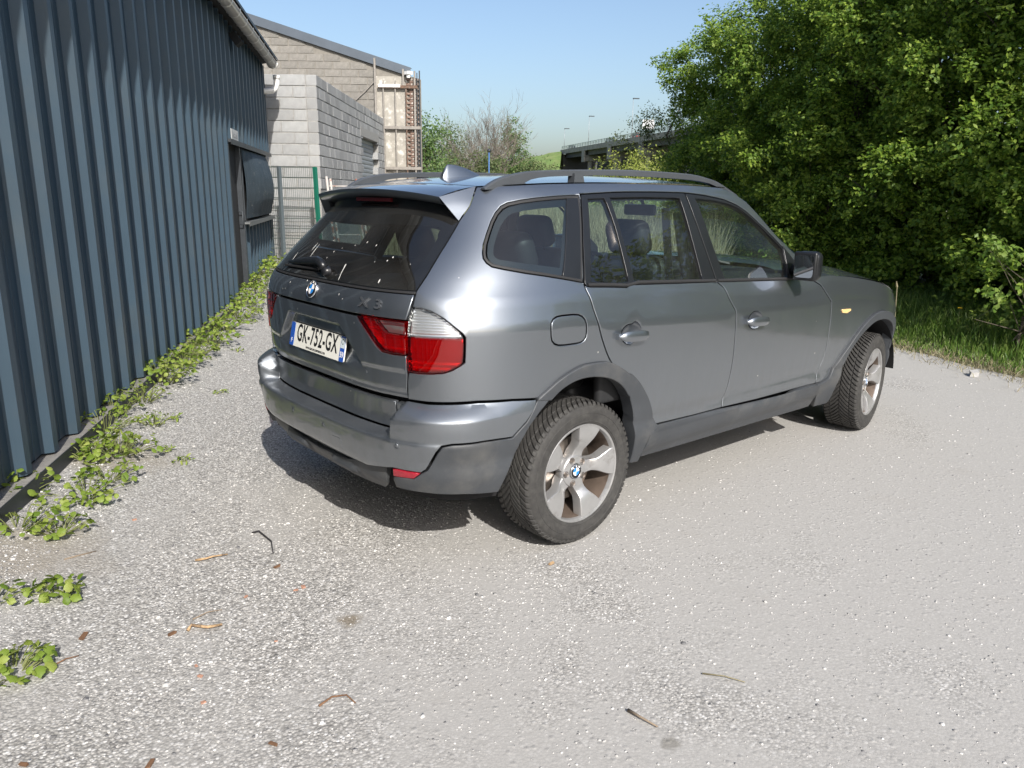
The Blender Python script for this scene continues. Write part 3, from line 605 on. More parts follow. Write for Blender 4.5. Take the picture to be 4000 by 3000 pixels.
# the wall of tall bushes right of the car; x to the back of the row, y along it
def hb(seed, h, w, lean=0):
    r = random.Random(seed); o = []
    for k in range(13):
        z = h*(.035+.91*(k/12)**1.15); ww = w*(1.05-.30*abs(k/12-.38)); o.append(((r.uniform(-.55, .45)+lean*k/12, r.uniform(-.6, .6), z), (ww*r.uniform(.55, .85), ww*r.uniform(.65, .95), h*.13)))
    return o
spec = [((7.95, -2.6), 5.6, 1.9, 'huge dense bush at the right edge behind the pale sapling'), ((8.6, -.6), 5.9, 1.9, 'huge dense bush above the grass verge right of the car bonnet'), ((9.6, 1.4), 5.7, 1.9, 'huge dense bush directly behind the car bonnet and mirror'),
        ((10.4, 3.4), 5.4, 1.8, 'huge dense bush rising behind the front door window'), ((11.3, 5.2), 5.0, 1.6, 'huge dense bush with the topmost point against the sky'), ((12.4, 7.0), 4.3, 1.3, 'tall bush second from the left end of the row'),
        ((10.6, -2.6), 6.6, 2.0, 'tall dark bush behind the others in the top right corner'), ((11.6, .6), 6.4, 2.0, 'tall bush behind the others above the bonnet'), ((10.2, -.9), 6.5, 1.9, 'tall bush in the back row between the two above the verge'), ((12.3, 3.0), 6.0, 1.9, 'tall bush in the back row behind the front door window'), ((13.3, 5.0), 5.3, 1.7, 'tall bush in the back row near the highest point'), ((10.0, -4.4), 6.8, 2.0, 'tall bush filling the extreme top right corner')]
for i, ((x, y), h, w, lab) in enumerate(spec):
    far = i >= 6
    bush('leafy_bush', (x, y, 0), hb(i+3, h, w), 590 if not far else 400, 16, 13 if not far else 9, .062 if not far else .105, LEAFA, lab, HG, seed=i+11, front=-.4 if not far else None)
for i, ((x, y), h, w, lab) in enumerate((((7.1, -4.9), 4.5, 2.0, 'bush beyond the right edge mirrored in the front door glass'), ((6.3, -7.2), 3.5, 2.0, 'bush beyond the right edge mirrored low in the rear door glass'), ((5.2, -9.6), 3.0, 2.0, 'bush behind the photographer mirrored in the car flank'), ((3.8, -12.0), 3.0, 2.2, 'furthest bush behind the photographer mirrored in the car flank'))):
    tree('leafy_bush', (x, y, 0), hb(i+33, h, w), 420, 40, .12, LEAFA, lab, 'bush', HG, trunk=.06, limbs=14, crad=.28, seed=i+211, ntr=2)
# sparse grey-green tree at the left end of the row
tree('sparse_tree', (13.7, 8.4, .1), [((0, 0, 2.2), (.9, .9, 1.0)), ((-.35, .3, 3.0), (.8, .8, .6)), ((-.1, .1, 3.9), (.55, .55, .6)), ((-.95, .8, 3.05), (.6, .6, .38)), ((-1.45, 1.2, 2.75), (.4, .4, .25)), ((.3, -.3, 4.3), (.5, .5, .5))], 260, 46, .055, LEAFD, 'sparse grey-green tree with thin twigs at the left end of the bush row', 'tree', None, trunk=.05, limbs=22, crad=.20, seed=41)
tree('yellow_bush', (33.5, 28.0, .2), [((0, 0, 1.6), (2.6, 2.6, 1.6)), ((-1.6, 1.2, 1.2), (1.6, 1.6, 1.0)), ((1.0, -.6, 2.6), (1.5, 1.5, 1.1))], 210, 36, .17, LEAFY, 'bright yellow-green bush in front of the bridge', 'bush', None, trunk=.1, limbs=16, crad=.5, seed=51)
# sapling with pale round leaves at the right edge
tree('pale_sapling', (6.45, -.62, 0), [((-.25, .30, 1.02), (.30, .25, .12)), ((.0, .05, .75), (.30, .3, .25)), ((-.1, .0, .45), (.32, .3, .2)), ((.25, -.35, .9), (.35, .35, .3)), ((.2, -.5, .5), (.4, .4, .3))], 64, 26, .055, LEAFB, 'pale young sapling with round leaves at the right edge of the verge', 'sapling', None, trunk=.018, limbs=26, crad=.12, seed=61, wid=.75)

# bare tree and spring trees in the distance
def bare_tree(name, base, h, spread, label, seed, n0=9, tw=.028):
    rng = random.Random(seed); root = empty(name, base); tag(root, label, 'tree'); b = MB()
    def grow(p, d, l, r, lev, bb):
        pts = [p]; q = Vector(p); dd = Vector(d)
        for k in range(3): dd = (dd+Vector((rng.gauss(0, .10), rng.gauss(0, .10), .05))).normalized(); q = q+dd*l/3; pts.append(q.copy())
        bb.tube(pts, [r, r*.8, r*.62, r*.45], 5 if lev < 2 else 3, caps=False)
        if lev < 4:
            for k in range(4 if lev < 3 else 3):
                i = rng.choice((1, 2, 3)); nd = (dd+Vector((rng.gauss(0, .5), rng.gauss(0, .5), rng.gauss(.15, .3)))).normalized(); grow(pts[i], nd, l*rng.uniform(.5, .78), max(tw*.5, r*.45), lev+1, bb)
    tr = MB(); lm = MB()
    for k in range(n0):
        a = 2*math.pi*k/n0+rng.uniform(-.3, .3); sp = rng.uniform(.1, spread)
        grow(Vector((math.cos(a)*.3, math.sin(a)*.3, 0)), Vector((math.cos(a)*sp, math.sin(a)*sp, 1)).normalized(), h*rng.uniform(.38, .5), .13, 0, lm)
    tr.tube([(0, 0, -.2), (0, 0, h*.12)], [.35, .28], 8); tr.build('trunk', TWIG, root, smooth=True); lm.build('crown', TWIG, root)
    return root
TWIG = mat('bare_twig', (.17, .145, .12), .9, var=(2, .2))
bare_tree('bare_tree', (62.6, 77.7, .2), 11.5, .55, 'leafless grey-brown tree in the distance left of the embankment', 5, 12)
bare_tree('bare_tree', (54.0, 71.5, .2), 8.6, .25, 'slim leafless sapling left of the broad bare tree', 6, 4)
FG = 'small distant trees behind the car roof'
def blob(r, h, seed):
    q = random.Random(seed); return [((q.uniform(-.4, .4)*r, q.uniform(-.4, .4)*r, h*(.3+.16*k)), (r*q.uniform(.55, .9), r*q.uniform(.55, .9), h*.17)) for k in range(5)]
for i, (x, y, r, h, ls, lm_, lab) in enumerate(((71.6, 84.0, 2.6, 9.6, .34, LEAFF, 'fresh green tree on the right flank of the bare tree'), (56.6, 77.3, 2.8, 8.0, .24, LEAFD, 'thin greyish tree left of the bare trees'), (33.3, 49.5, 2.0, 6.0, .25, LEAFF, 'pale green tree close behind the warehouse corner'), (30.5, 49.5, 2.2, 4.6, .25, LEAFF, 'low green tree behind the warehouse corner'),
    (58, 72, 4.0, 5.0, .30, LEAFD, 'olive scrub below the bare tree'), (66, 74, 3.4, 4.4, .3, LEAFD, 'olive scrub right of the blue lamp post'), (50, 71, 3.0, 4.6, .28, LEAFD, 'olive scrub left of the blue lamp post'), (73.0, 86.0, 3.0, 4.6, .3, LEAFF, 'low green bush at the foot of the embankment'), (80, 90, 1.8, 3.6, .3, LEAFF, 'small round bush on the lower embankment'))):
    tree('distant_tree' if h > 5.5 else 'distant_bush', (x, y, .2), blob(r, h, i+70), 190, 22, ls, lm_, lab, 'tree' if h > 5.5 else 'bush', FG, trunk=.12, limbs=14, crad=.75, seed=80+i)

# ------------------------------------------------------------------ grass
def blades(X, Y, Z, H, Wd, lean=.35, rng=RNG):
    n = len(X); a = rng.uniform(0, 2*np.pi, n); dx, dy = np.cos(a), np.sin(a); la = rng.uniform(0, 2*np.pi, n); l = H*lean*rng.uniform(.2, 1.3, n); lx, ly = np.cos(la)*l, np.sin(la)*l
    w = Wd*rng.uniform(.6, 1.4, n)
    p0 = np.stack([X-dx*w, Y-dy*w, Z], 1); p1 = np.stack([X+dx*w, Y+dy*w, Z], 1); p2 = np.stack([X+lx*.3+dx*w*.8, Y+ly*.3+dy*w*.8, Z+H*.55], 1); p3 = np.stack([X+lx*.3-dx*w*.8, Y+ly*.3-dy*w*.8, Z+H*.55], 1); p4 = np.stack([X+lx, Y+ly, Z+H*.96], 1)
    V = np.stack([p0, p1, p2, p3, p4], 1).reshape(-1, 3); i = np.arange(n)*5
    F = np.concatenate([np.stack([i, i+1, i+2], 1), np.stack([i, i+2, i+3], 1), np.stack([i+3, i+2, i+4], 1)], 0); return V, F
GRASS = leaf_mat('fresh_grass', (.065, .135, .02), (.12, .21, .035), (.22, .29, .08), trans=.4, rough=.45); DRYG = leaf_mat('dry_grass', (.24, .20, .11), (.33, .29, .18), (.40, .38, .26), trans=.3, rough=.7)
rg = np.random.default_rng(5)
def vx(y): return np.interp(y, [p[1] for p in vedge], [p[0] for p in vedge])
n = 52000; Y = rg.uniform(-4.5, 7.0, n); dep = rg.uniform(0, 1, n)**1.25*3.6; X = vx(Y)+.05+dep+rg.normal(0, .08, n)
H = (.05+.34*sst(.15, 1.5, dep)*rg.uniform(.4, 1.2, n)); keep = rg.uniform(0, 1, n) < .35+.65*sst(0, .5, dep)
V, F = blades(X[keep], Y[keep], np.full(keep.sum(), .02), H[keep], .0042+.002*rg.uniform(0, 1, keep.sum()), .45, rg); tag(mk('grass', V, F, GRASS), 'long green grass on the verge under the bushes', 'grass', kind='stuff')
n = 9000; Y = rg.uniform(-4.5, 6, n); X = vx(Y)+rg.normal(.12, .22, n); V, F = blades(X, Y, np.full(n, .006), rg.uniform(.015, .07, n), np.full(n, .0035), 1.6, rg); tag(mk('dry_grass', V, F, DRYG), 'flattened straw-coloured grass along the edge of the verge', 'grass', kind='stuff')
# tall pale grass seen through the car's windows
n = 46000; t = rg.uniform(0, 1, n); a = R_(49.5)+np.radians(rg.uniform(-15, 13, n)); d = 10.2+22*t**1.6; X = CAM.x+np.cos(a)*d; Y = CAM.y+np.sin(a)*d
ok = (X-GC.x)*E2.x+(Y-GC.y)*E2.y > -30; side_t = (X-BC.x)*-E1.x+(Y-BC.y)*-E1.y; ok &= side_t > 1.5
X, Y = X[ok], Y[ok]; V, F = blades(X, Y, gz(X, Y), rg.uniform(.6, 1.35, len(X))*(.35+.65*sst(10.2, 12.6, np.hypot(X-CAM.x, Y-CAM.y)+rg.normal(0, .5, len(X)))), np.full(len(X), .009), .3, rg); tag(mk('tall_dry_grass', V, F, DRYG), 'tall pale dry grass seen through the car windows', 'grass', kind='stuff')
# short turf tufts on the embankment
# ------------------------------------------------------------------ weeds along the shed
WEEDL = leaf_mat('bramble_leaf', (.14, .23, .03), (.25, .34, .055), (.37, .43, .11), trans=.42, rough=.5); STEMM = mat('weed_stem', (.16, .18, .06), .7)
LOB = [(0, 0), (.26, .10), (.33, .26), (.43, .36), (.36, .52), (.34, .66), (.17, .80), (0, 1.0), (-.17, .80), (-.34, .66), (-.36, .52), (-.43, .36), (-.33, .26), (-.26, .10)]
def weed(loc, rad, hgt, nl, ls, label, seed, name='bramble_plant', grp='green weeds along the shed', pointed=False):
    r = random.Random(seed); root = empty(name, loc); tag(root, label, 'weed', grp); b = MB(); st = MB()
    for k in range(nl):
        a = r.uniform(0, 6.283); d = rad*math.sqrt(r.random()); z = hgt*(1-.55*(d/rad)**2)*r.uniform(.45, 1.05)+.015
        c = Vector((math.cos(a)*d, math.sin(a)*d, z)); n = Vector((math.cos(a)*.5*d/rad+r.gauss(0, .6), math.sin(a)*.5*d/rad+r.gauss(0, .6), .9)).normalized()
        L = ls*r.uniform(.45, 1.25); x = n.orthogonal().normalized(); x.rotate(Matrix.Rotation(r.uniform(0, 6.28), 3, n)); y = n.cross(x)
        wd = .45 if pointed else 1.0
        V = [c+x*(py*L)+y*(px*L*wd)+n*(-.30*L*abs(px)-.35*L*(py-.4)**2+.03*L*math.sin(px*40)) for px, py in LOB]; V.append(c+x*L*.5+n*.06*L)
        b.add(V, [(i, (i+1) % 14, 14) for i in range(14)])
        if r.random() < .45: st.tube([(c.x*.35, c.y*.35, 0), (c.x*.75, c.y*.75, z*.75), tuple(c)], .0022, 4)
    b.build('leaves', WEEDL, root, smooth=True, fix=False); st.build('stems', STEMM, root)
wl = [(-1.90,1.21,.20,.16,26,.062,'leggy weed climbing at the near end of the shed base'), (-1.63,1.04,.24,.10,30,.058,'low spreading weed patch in front of the near shed base'), (-1.49,1.21,.17,.12,26,.060,'small leafy weed second out from the near shed base'), (-1.49,1.55,.16,.15,22,.060,'weed tuft against the shed base behind the broad pale one'),
      (-1.33,1.60,.24,.17,60,.064,'broad pale green bramble clump in front of the shed base'), (-1.30,2.05,.22,.18,42,.062,'straggling bramble between the broad clump and the pointed weeds'), (-1.15,2.42,.18,.22,34,.066,'tall leafy weed growing up the shed base'), (-.90,2.66,.18,.20,46,.060,'bushy weed with narrow pointed leaves by the shed'), (-1.00,2.10,.13,.12,26,.055,'small weed with narrow pointed leaves on the gravel'),
      (-.61,3.17,.28,.24,84,.066,'large round-leaved bramble mound in the middle of the shed base'), (-.29,3.68,.26,.20,70,.064,'dense bramble mound just past the middle of the shed'), (-.08,4.05,.26,.20,66,.064,'bright bramble mound spreading from the shed'), (.23,4.55,.32,.24,86,.068,'wide bramble mound reaching furthest onto the gravel'), (.67,5.29,.30,.22,74,.070,'bramble mound below the far half of the shed wall'),
      (1.10,5.95,.34,.24,76,.074,'bramble mound left of the car near the shed door'), (1.50,6.75,.38,.24,80,.08,'bramble patch beside the shed doorway'), (2.40,8.25,.42,.30,80,.09,'bramble patch below the ribbed shutter'), (3.2,9.9,.5,.32,90,.10,'bramble patch at the far corner of the shed'), (2.0,7.6,.34,.22,60,.09,'low bramble just past the shed door'), (2.86,9.2,.4,.28,70,.10,'bramble patch between the shutter and the fence'),
      (-1.97,.75,.20,.09,26,.060,'low leafy weed near the left edge of the photo'), (-1.83,.64,.14,.08,22,.058,'compact low weed a step out from the shed'), (-1.95,.07,.105,.07,26,.060,'lone round weed on bare gravel'), (-2.17,-.40,.13,.08,28,.062,'weed at the left edge lowest in the photo'), (-1.61,.95,.10,.06,14,.05,'few small leaves on the gravel near the leggy weed'), (-2.15,.12,.12,.06,14,.055,'half hidden weed at the left edge above the lowest one')]
for i, (x, y, rad, h, nl, ls, lab) in enumerate(wl):
    weed((x, y, float(gz(x, y))-.005), rad*.95, h*.72, int(nl*2.1), ls*.66, lab, 300+i, pointed='pointed' in lab)
for i, (x, y, lab) in enumerate(((-1.06,1.34,'tiny weed rosette on the gravel nearest the broad clump'), (-1.08,1.57,'thin flat weed beside the tiny rosette'), (-.30,2.78,'flat star-shaped weed alone on the gravel'), (.40,4.21,'flat grassy weed on the gravel left of the car'), (.66,4.87,'flat weed between the bramble and the car'), (1.16,5.69,'small flat weed near the bramble left of the car'), (-.84,2.18,'tiny weed beside the narrow-leaved one'))):
    weed((x, y, float(gz(x, y))), .055, .022, 16, .035, lab, 400+i, 'gravel_weed', 'tiny weeds on the gravel', pointed=True)
# plants on the verge
weed((6.85, -.15, .02), .16, .42, 60, .07, 'bluish thistle rosette in the verge grass', 501, 'thistle', 'verge plants', pointed=True)
dn = empty('dandelion', (7.0, .12, 0)); tag(dn, 'single yellow dandelion in the long grass', 'flower')
MB().tube([(0, 0, 0), (-.02, .01, .20), (-.03, .0, .36)], .003, 5).build('flower_stem', STEMM, dn); 
b = MB()
for k in range(26):
    a = k*2.4; r0 = .028*math.sqrt((k+1)/26); b.add([(-.03, 0, .36), (-.03+r0*math.cos(a-.2), r0*math.sin(a-.2), .368), (-.03+r0*1.12*math.cos(a), r0*1.12*math.sin(a), .366), (-.03+r0*math.cos(a+.2), r0*math.sin(a+.2), .368)], [(0, 1, 2, 3)])
b.build('flower_head', mat('dandelion_yellow', (.75, .52, .02), .6), dn, fix=False)
sk = empty('dry_stalk', (6.35, .55, 0)); tag(sk, 'tall dead stalk standing in the grass beside the car nose', 'stalk'); MB().tube([(0, 0, 0), (.02, .01, .3), (.0, .02, .62)], .005, 5).build('stem', DRYG, sk); MB().tube([(.0, .02, .60), (-.01, .03, .66)], [.012, .004], 5).build('seed_head', DRYG, sk)
# ------------------------------------------------------------------ car body surface (metres; x ahead of the rear axle, z up)
def pchip(T):
    xs=[a for a,_ in T];ys=[b for _,b in T];n=len(xs)
    h=[xs[i+1]-xs[i] for i in range(n-1)];d=[(ys[i+1]-ys[i])/h[i] for i in range(n-1)]
    m=[0.0]*n
    for i in range(1,n-1):
        if d[i-1]*d[i]>0:
            w1=2*h[i]+h[i-1];w2=h[i]+2*h[i-1];m[i]=(w1+w2)/(w1/d[i-1]+w2/d[i])
    m[0]=d[0];m[-1]=d[-1]
    def f(x):
        if x<=xs[0]: return ys[0]+m[0]*(x-xs[0])
        if x>=xs[-1]: return ys[-1]+m[-1]*(x-xs[-1])
        lo,hi=0,n-1
        while hi-lo>1:
            k=(lo+hi)//2
            if xs[k]<=x: lo=k
            else: hi=k
        t=(x-xs[lo])/h[lo];t2=t*t;t3=t2*t
        return (2*t3-3*t2+1)*ys[lo]+(t3-2*t2+t)*h[lo]*m[lo]+(3*t2-2*t3)*ys[hi]+(t3-t2)*h[lo]*m[hi]
    return f

def sstep(a,b,x):
    t=min(1,max(0,(x-a)/(b-a)));return t*t*(3-2*t)
# half width of the body against height
WID=pchip([(.22,.78),(.30,.838),(.42,.880),(.47,.8895),(.512,.885),(.528,.8832),(.545,.889),(.575,.8945),(.65,.900),(.78,.908),(.90,.913),(1.00,.9165),(1.033,.9178),(1.045,.9155),(1.10,.9022),(1.135,.894),(1.155,.886),(1.175,.876),(1.20,.865),(1.25,.845),(1.40,.776),(1.52,.712),(1.565,.683),(1.60,.648),(1.63,.59)])
# rear centre line
XRE=pchip([(.22,-.74),(.45,-.80),(.66,-.815),(.80,-.832),(.95,-.845),(1.05,-.85),(1.12,-.845),(1.18,-.818),(1.21,-.795),(1.30,-.722),(1.46,-.580),(1.55,-.50),(1.63,-.42)])
NEX=pchip([(.22,4.2),(.8,3.75),(1.05,3.55),(1.18,3.4),(1.46,3.1),(1.63,2.9)])
BAR=pchip([(0,1.0),(.6,1.003),(1.2,1.0),(1.8,.992),(2.4,.985),(2.6,.982)])
ARCH=pchip([(-1.0,-.085),(-.6,-.04),(-.3,-.012),(0,.004),(.45,.012),(.9,.010),(1.4,-.008),(1.8,-.05),(2.2,-.11)])
XF=2.5;FRA=1.10;NFR=2.7
FTOP=pchip([(1.7,1.115),(2.0,1.085),(2.3,1.06),(2.7,1.01),(3.0,.94),(3.2,.875),(3.35,.81),(3.5,.73),(3.6,.66)])
def wsh(v): return sstep(.45,.95,v)*(1-sstep(1.2,1.58,v))
def shear(x):
    x=max(x,-.25); return -.05*(x+.25)**2/.5 if x<.25 else -.05*x
def P(u,v,off=0.0):
    """u<=0: rear corner (-1 centre line .. 0 rear axle), u>0: metres ahead of rear axle; right side (y<0)"""
    B=WID(v)
    if u<=0:
        A=-XRE(v);n=NEX(v);ph=(u+1)*math.pi/2;c=max(0.,math.cos(ph));s=math.sin(ph)
        r=((c/A)**n+(abs(s)/B)**n)**(-1/n)
        x=-r*c;y=-r*s
    elif u<XF: x=u;y=-B*BAR(u)
    else:
        t=(u-XF);ph=min(t/1.6,1)*math.pi/2;c=math.cos(ph);s=math.sin(ph);b=B*BAR(XF)
        r=((s/FRA)**NFR+(max(c,0)/b)**NFR)**(-1/NFR)
        x=XF+r*s;y=-r*c
    z=v+shear(x)*wsh(v)+ARCH(x)*sstep(1.2,1.58,v)
    if x>1.7 and v>.7:
        k=sstep(1.7,2.1,x);zt=FTOP(x);z0=.7 
        zb=z0+shear(x)*wsh(.7); zc=1.15+shear(x)*wsh(1.15)
        zz=zb+(z-zb)*(zt-zb)/(zc-zb); z=z+(zz-z)*k
    return (x,y,z)
def nrm(u,v,e=2e-3):
    a=P(u-e,v);b=P(u+e,v);c=P(u,v-e);d=P(u,v+e)
    p=[b[i]-a[i] for i in range(3)];q=[d[i]-c[i] for i in range(3)]
    n=(p[1]*q[2]-p[2]*q[1],p[2]*q[0]-p[0]*q[2],p[0]*q[1]-p[1]*q[0])
    l=math.sqrt(sum(k*k for k in n)) or 1
    return tuple(k/l for k in n)
OFC=pchip([(.30,.03),(.36,.052),(.42,.068),(.50,.082),(.56,.089),(.60,.094),(.612,.090),(.66,.0925),(.694,.0905),(.700,.0885),(.707,.0825),(.742,.032),(.755,.004),(.77,-.004)])
OFM=pchip([(.30,.0),(.40,.03),(.44,.045),(.455,.07),(.50,.083),(.56,.086),(.60,.085),(.607,.0835),(.611,.0795),(.616,.0715),(.66,.004),(.666,-.005),(.70,-.008),(.77,-.012)])
ZM=pchip([(.30,.32),(.40,.41),(.44,.445),(.455,.457),(.50,.50),(.56,.56),(.60,.600),(.607,.6065),(.611,.6098),(.616,.6118),(.66,.6175),(.666,.621),(.70,.66),(.77,.75)])
SIDEK=pchip([(-1,1),(-.5,1),(-.42,.85),(-.33,.42),(-.25,.22),(-.2,.18),(0,.15)])
def PB(u,w):
    m=u<-1
    if m: u=-2-u
    ue=-.587+max(0,w-.69)*.25
    k=sstep(ue-.014,ue+.014,u)
    z=ZM(w)*(1-k)+w*k
    off=OFM(w)*(1-k)+OFC(w)*SIDEK(u)*k
    x,y,z0=P(u,z);e=2e-3;a=P(u-e,z);b=P(u+e,z)
    tx,ty=b[0]-a[0],b[1]-a[1];l=math.hypot(tx,ty) or 1
    x+=ty/l*off; y+=-tx/l*off
    return (x,-y if m else y,z)
# ------------------------------------------------------------------ car materials
def paint_mat():
    m, t, out = nt('grey_metallic_paint'); N = t.nodes; L = t.links
    b = N.new('ShaderNodeBsdfPrincipled')
    b.inputs['Metallic'].default_value = .82; b.inputs['Roughness'].default_value = .40
    b.inputs['Coat Weight'].default_value = 1.0; b.inputs['Coat Roughness'].default_value = .05; b.inputs['Coat IOR'].default_value = 1.75
    tc = N.new('ShaderNodeTexCoord'); co = tc.outputs['Object']
    sep = N.new('ShaderNodeSeparateXYZ'); L.new(co, sep.inputs[0])
    # road film on the lower body: patchy, streaked downwards
    mp = N.new('ShaderNodeMapping'); mp.inputs['Scale'].default_value = (9, 9, 1.6); L.new(co, mp.inputs[0])
    n1 = N.new('ShaderNodeTexNoise'); n1.inputs['Scale'].default_value = 1.0; n1.inputs['Detail'].default_value = 7; n1.inputs['Roughness'].default_value = .68; L.new(mp.outputs[0], n1.inputs[0])
    hz = N.new('ShaderNodeMapRange'); hz.inputs[1].default_value = .92; hz.inputs[2].default_value = .36; hz.inputs[3].default_value = 0.03; hz.inputs[4].default_value = .5; L.new(sep.outputs[2], hz.inputs[0])
    nm = N.new('ShaderNodeMapRange'); nm.inputs[1].default_value = .25; nm.inputs[2].default_value = .75; nm.inputs[3].default_value = .1; nm.inputs[4].default_value = 1.25; L.new(n1.outputs[0], nm.inputs[0])
    dm = N.new('ShaderNodeMath'); dm.operation = 'MULTIPLY'; dm.use_clamp = True; L.new(hz.outputs[0], dm.inputs[0]); L.new(nm.outputs[0], dm.inputs[1])
    # pale specks of bird lime and pollen
    vo = N.new('ShaderNodeTexVoronoi'); vo.inputs['Scale'].default_value = 6.5; L.new(co, vo.inputs[0])
    lt = N.new('ShaderNodeMath'); lt.operation = 'LESS_THAN'; lt.inputs[1].default_value = .028; L.new(vo.outputs['Distance'], lt.inputs[0])
    col = N.new('ShaderNodeMix'); col.data_type = 'RGBA'; col.inputs[6].default_value = (.24, .264, .294, 1); col.inputs[7].default_value = (.135, .135, .13, 1); L.new(dm.outputs[0], col.inputs[0])
    col2 = N.new('ShaderNodeMix'); col2.data_type = 'RGBA'; col2.inputs[7].default_value = (.75, .75, .72, 1); L.new(col.outputs[2], col2.inputs[6]); L.new(lt.outputs[0], col2.inputs[0])
    L.new(col2.outputs[2], b.inputs['Base Color'])
    inv = N.new('ShaderNodeMapRange'); inv.inputs[3].default_value = .93; inv.inputs[4].default_value = .55; L.new(dm.outputs[0], inv.inputs[0]); L.new(inv.outputs[0], b.inputs['Metallic'])
    ro = N.new('ShaderNodeMapRange'); ro.inputs[3].default_value = .40; ro.inputs[4].default_value = .8; L.new(dm.outputs[0], ro.inputs[0]); L.new(ro.outputs[0], b.inputs['Roughness'])
    cw = N.new('ShaderNodeMapRange'); cw.inputs[3].default_value = 1.0; cw.inputs[4].default_value = .1; L.new(dm.outputs[0], cw.inputs[0]); L.new(cw.outputs[0], b.inputs['Coat Weight'])
    cr = N.new('ShaderNodeMapRange'); cr.inputs[1].default_value = .3; cr.inputs[2].default_value = .7; cr.inputs[3].default_value = .02; cr.inputs[4].default_value = .09; L.new(n1.outputs[0], cr.inputs[0]); L.new(cr.outputs[0], b.inputs['Coat Roughness'])
    fl = N.new('ShaderNodeTexNoise'); fl.inputs['Scale'].default_value = 900; fl.inputs['Detail'].default_value = 1; L.new(co, fl.inputs[0])
    bp = N.new('ShaderNodeBump'); bp.inputs['Strength'].default_value = .05; bp.inputs['Distance'].default_value = .001; L.new(fl.outputs[0], bp.inputs['Height']); L.new(bp.outputs[0], b.inputs['Normal'])
    L.new(b.outputs[0], out.inputs[0]); return m
PAINT = paint_mat()
PLAST = mat('weathered_grey_plastic', (.050, .055, .062), .5, var=(6, .15), col2=((.12, .118, .112), 4, .5, .9), bump=(350, .12, .002))
TRIM = mat('black_trim', (.012, .013, .015), .32, var=(5, .2))
RUBBER = mat('rubber_seal', (.02, .02, .021), .6)
RAILM = mat('rail_dark_grey', (.06, .066, .074), .42, var=(4, .15))
DARK = mat('dark_cavity', (.008, .008, .009), .9)
INTER = mat('interior_dark_trim', (.018, .019, .021), .75, bump=(400, .1, .001))
LEATH = mat('black_leather', (.022, .023, .025), .5, bump=(250, .15, .001))
LINER = mat('headliner_grey', (.22, .22, .21), .9)
GLASS = glass('tinted_side_glass', (.70, .83, .82), dust=.03)
RGLASS = glass('dusty_rear_glass', (.28, .34, .35), dust=.05, dustcol=(.5, .48, .45))
CHROME = mat('chrome', (.75, .76, .78), .12, 1.0)
ALLOY = mat('silver_alloy', (.47, .47, .47), .36, .7, var=(12, .10), col2=((.14, .10, .075), 14, .55, .9))
TYRE = mat('tyre_rubber', (.034, .033, .032), .75, var=(40, .25), col2=((.062, .060, .056), 30, .4, .8), bump=(220, .25, .002))
DISC = mat('brake_disc_steel', (.3, .26, .23), .4, .9, var=(20, .3))
WHITE = mat('white_enamel', (.8, .8, .8), .25); BLUE = mat('blue_enamel', (.02, .22, .62), .25); BLACK = mat('black_enamel', (.012, .012, .015), .25)
PLATEW = mat('plate_white', (.78, .78, .72), .35, var=(8, .06)); PLATEB = mat('plate_blue', (.02, .09, .42), .35); PLATEK = mat('plate_black', (.012, .012, .014), .4)
REDLENS = glass('red_lamp_lens', (.74, .008, .014), rough=.02); CLEARLENS = glass('clear_lamp_lens', (.93, .94, .94), rough=.02)
LAMPREF = mat('lamp_reflector', (.88, .89, .90), .28, .8)
LAMPRED = mat('lamp_reflector_red', (.72, .02, .02), .22, .5)
REDREF = mat('red_reflector', (.32, .015, .03), .25, var=(60, .25), coat=.5)
AMBER = mat('amber_marker', (.75, .5, .22), .2)
MIRROR = mat('mirror_glass', (.85, .87, .9), .02, 1.0)

# ------------------------------------------------------------------ panel builder: an outline in surface coordinates becomes a bevelled sheet
US = 1.4
def toM(p): return (p[0]*US if p[0] < 0 else p[0], p[1])
def toU(q): return (q[0]/US if q[0] < 0 else q[0], q[1])
def area(p): return sum(p[i][0]*p[(i+1) % len(p)][1]-p[(i+1) % len(p)][0]*p[i][1] for i in range(len(p)))/2
def densify(p, st):
    o = []
    for i in range(len(p)):
        a, b = p[i], p[(i+1) % len(p)]; d = math.hypot(b[0]-a[0], b[1]-a[1]); n = max(1, math.ceil(d/st))
        o += [(a[0]+(b[0]-a[0])*k/n, a[1]+(b[1]-a[1])*k/n) for k in range(n)]
    return o
def inset(p, g):
    n = len(p); o = []; nn = []
    for i in range(n):
        a, b, c = p[i-1], p[i], p[(i+1) % n]
        def nor(a, b):
            dx, dy = b[0]-a[0], b[1]-a[1]; l = math.hypot(dx, dy) or 1; return (-dy/l, dx/l)
        n1, n2 = nor(a, b), nor(b, c); sx, sy = n1[0]+n2[0], n1[1]+n2[1]; l = math.hypot(sx, sy)
        if l < 1e-6: sx, sy = n1; l = 1
        sx, sy = sx/l, sy/l; k = min(2.0, 1/max(.35, sx*n1[0]+sy*n1[1]))
        o.append((b[0]+sx*g*k, b[1]+sy*g*k)); nn.append((sx, sy))
    return o, nn
def pips(X, Y, poly):
    ins = np.zeros(len(X), bool); n = len(poly)
    for i in range(n):
        x1, y1 = poly[i]; x2, y2 = poly[(i+1) % n]
        if y1 == y2: continue
        c = ((y1 > Y) != (y2 > Y)) & (X < (x2-x1)*(Y-y1)/(y2-y1)+x1); ins ^= c
    return ins
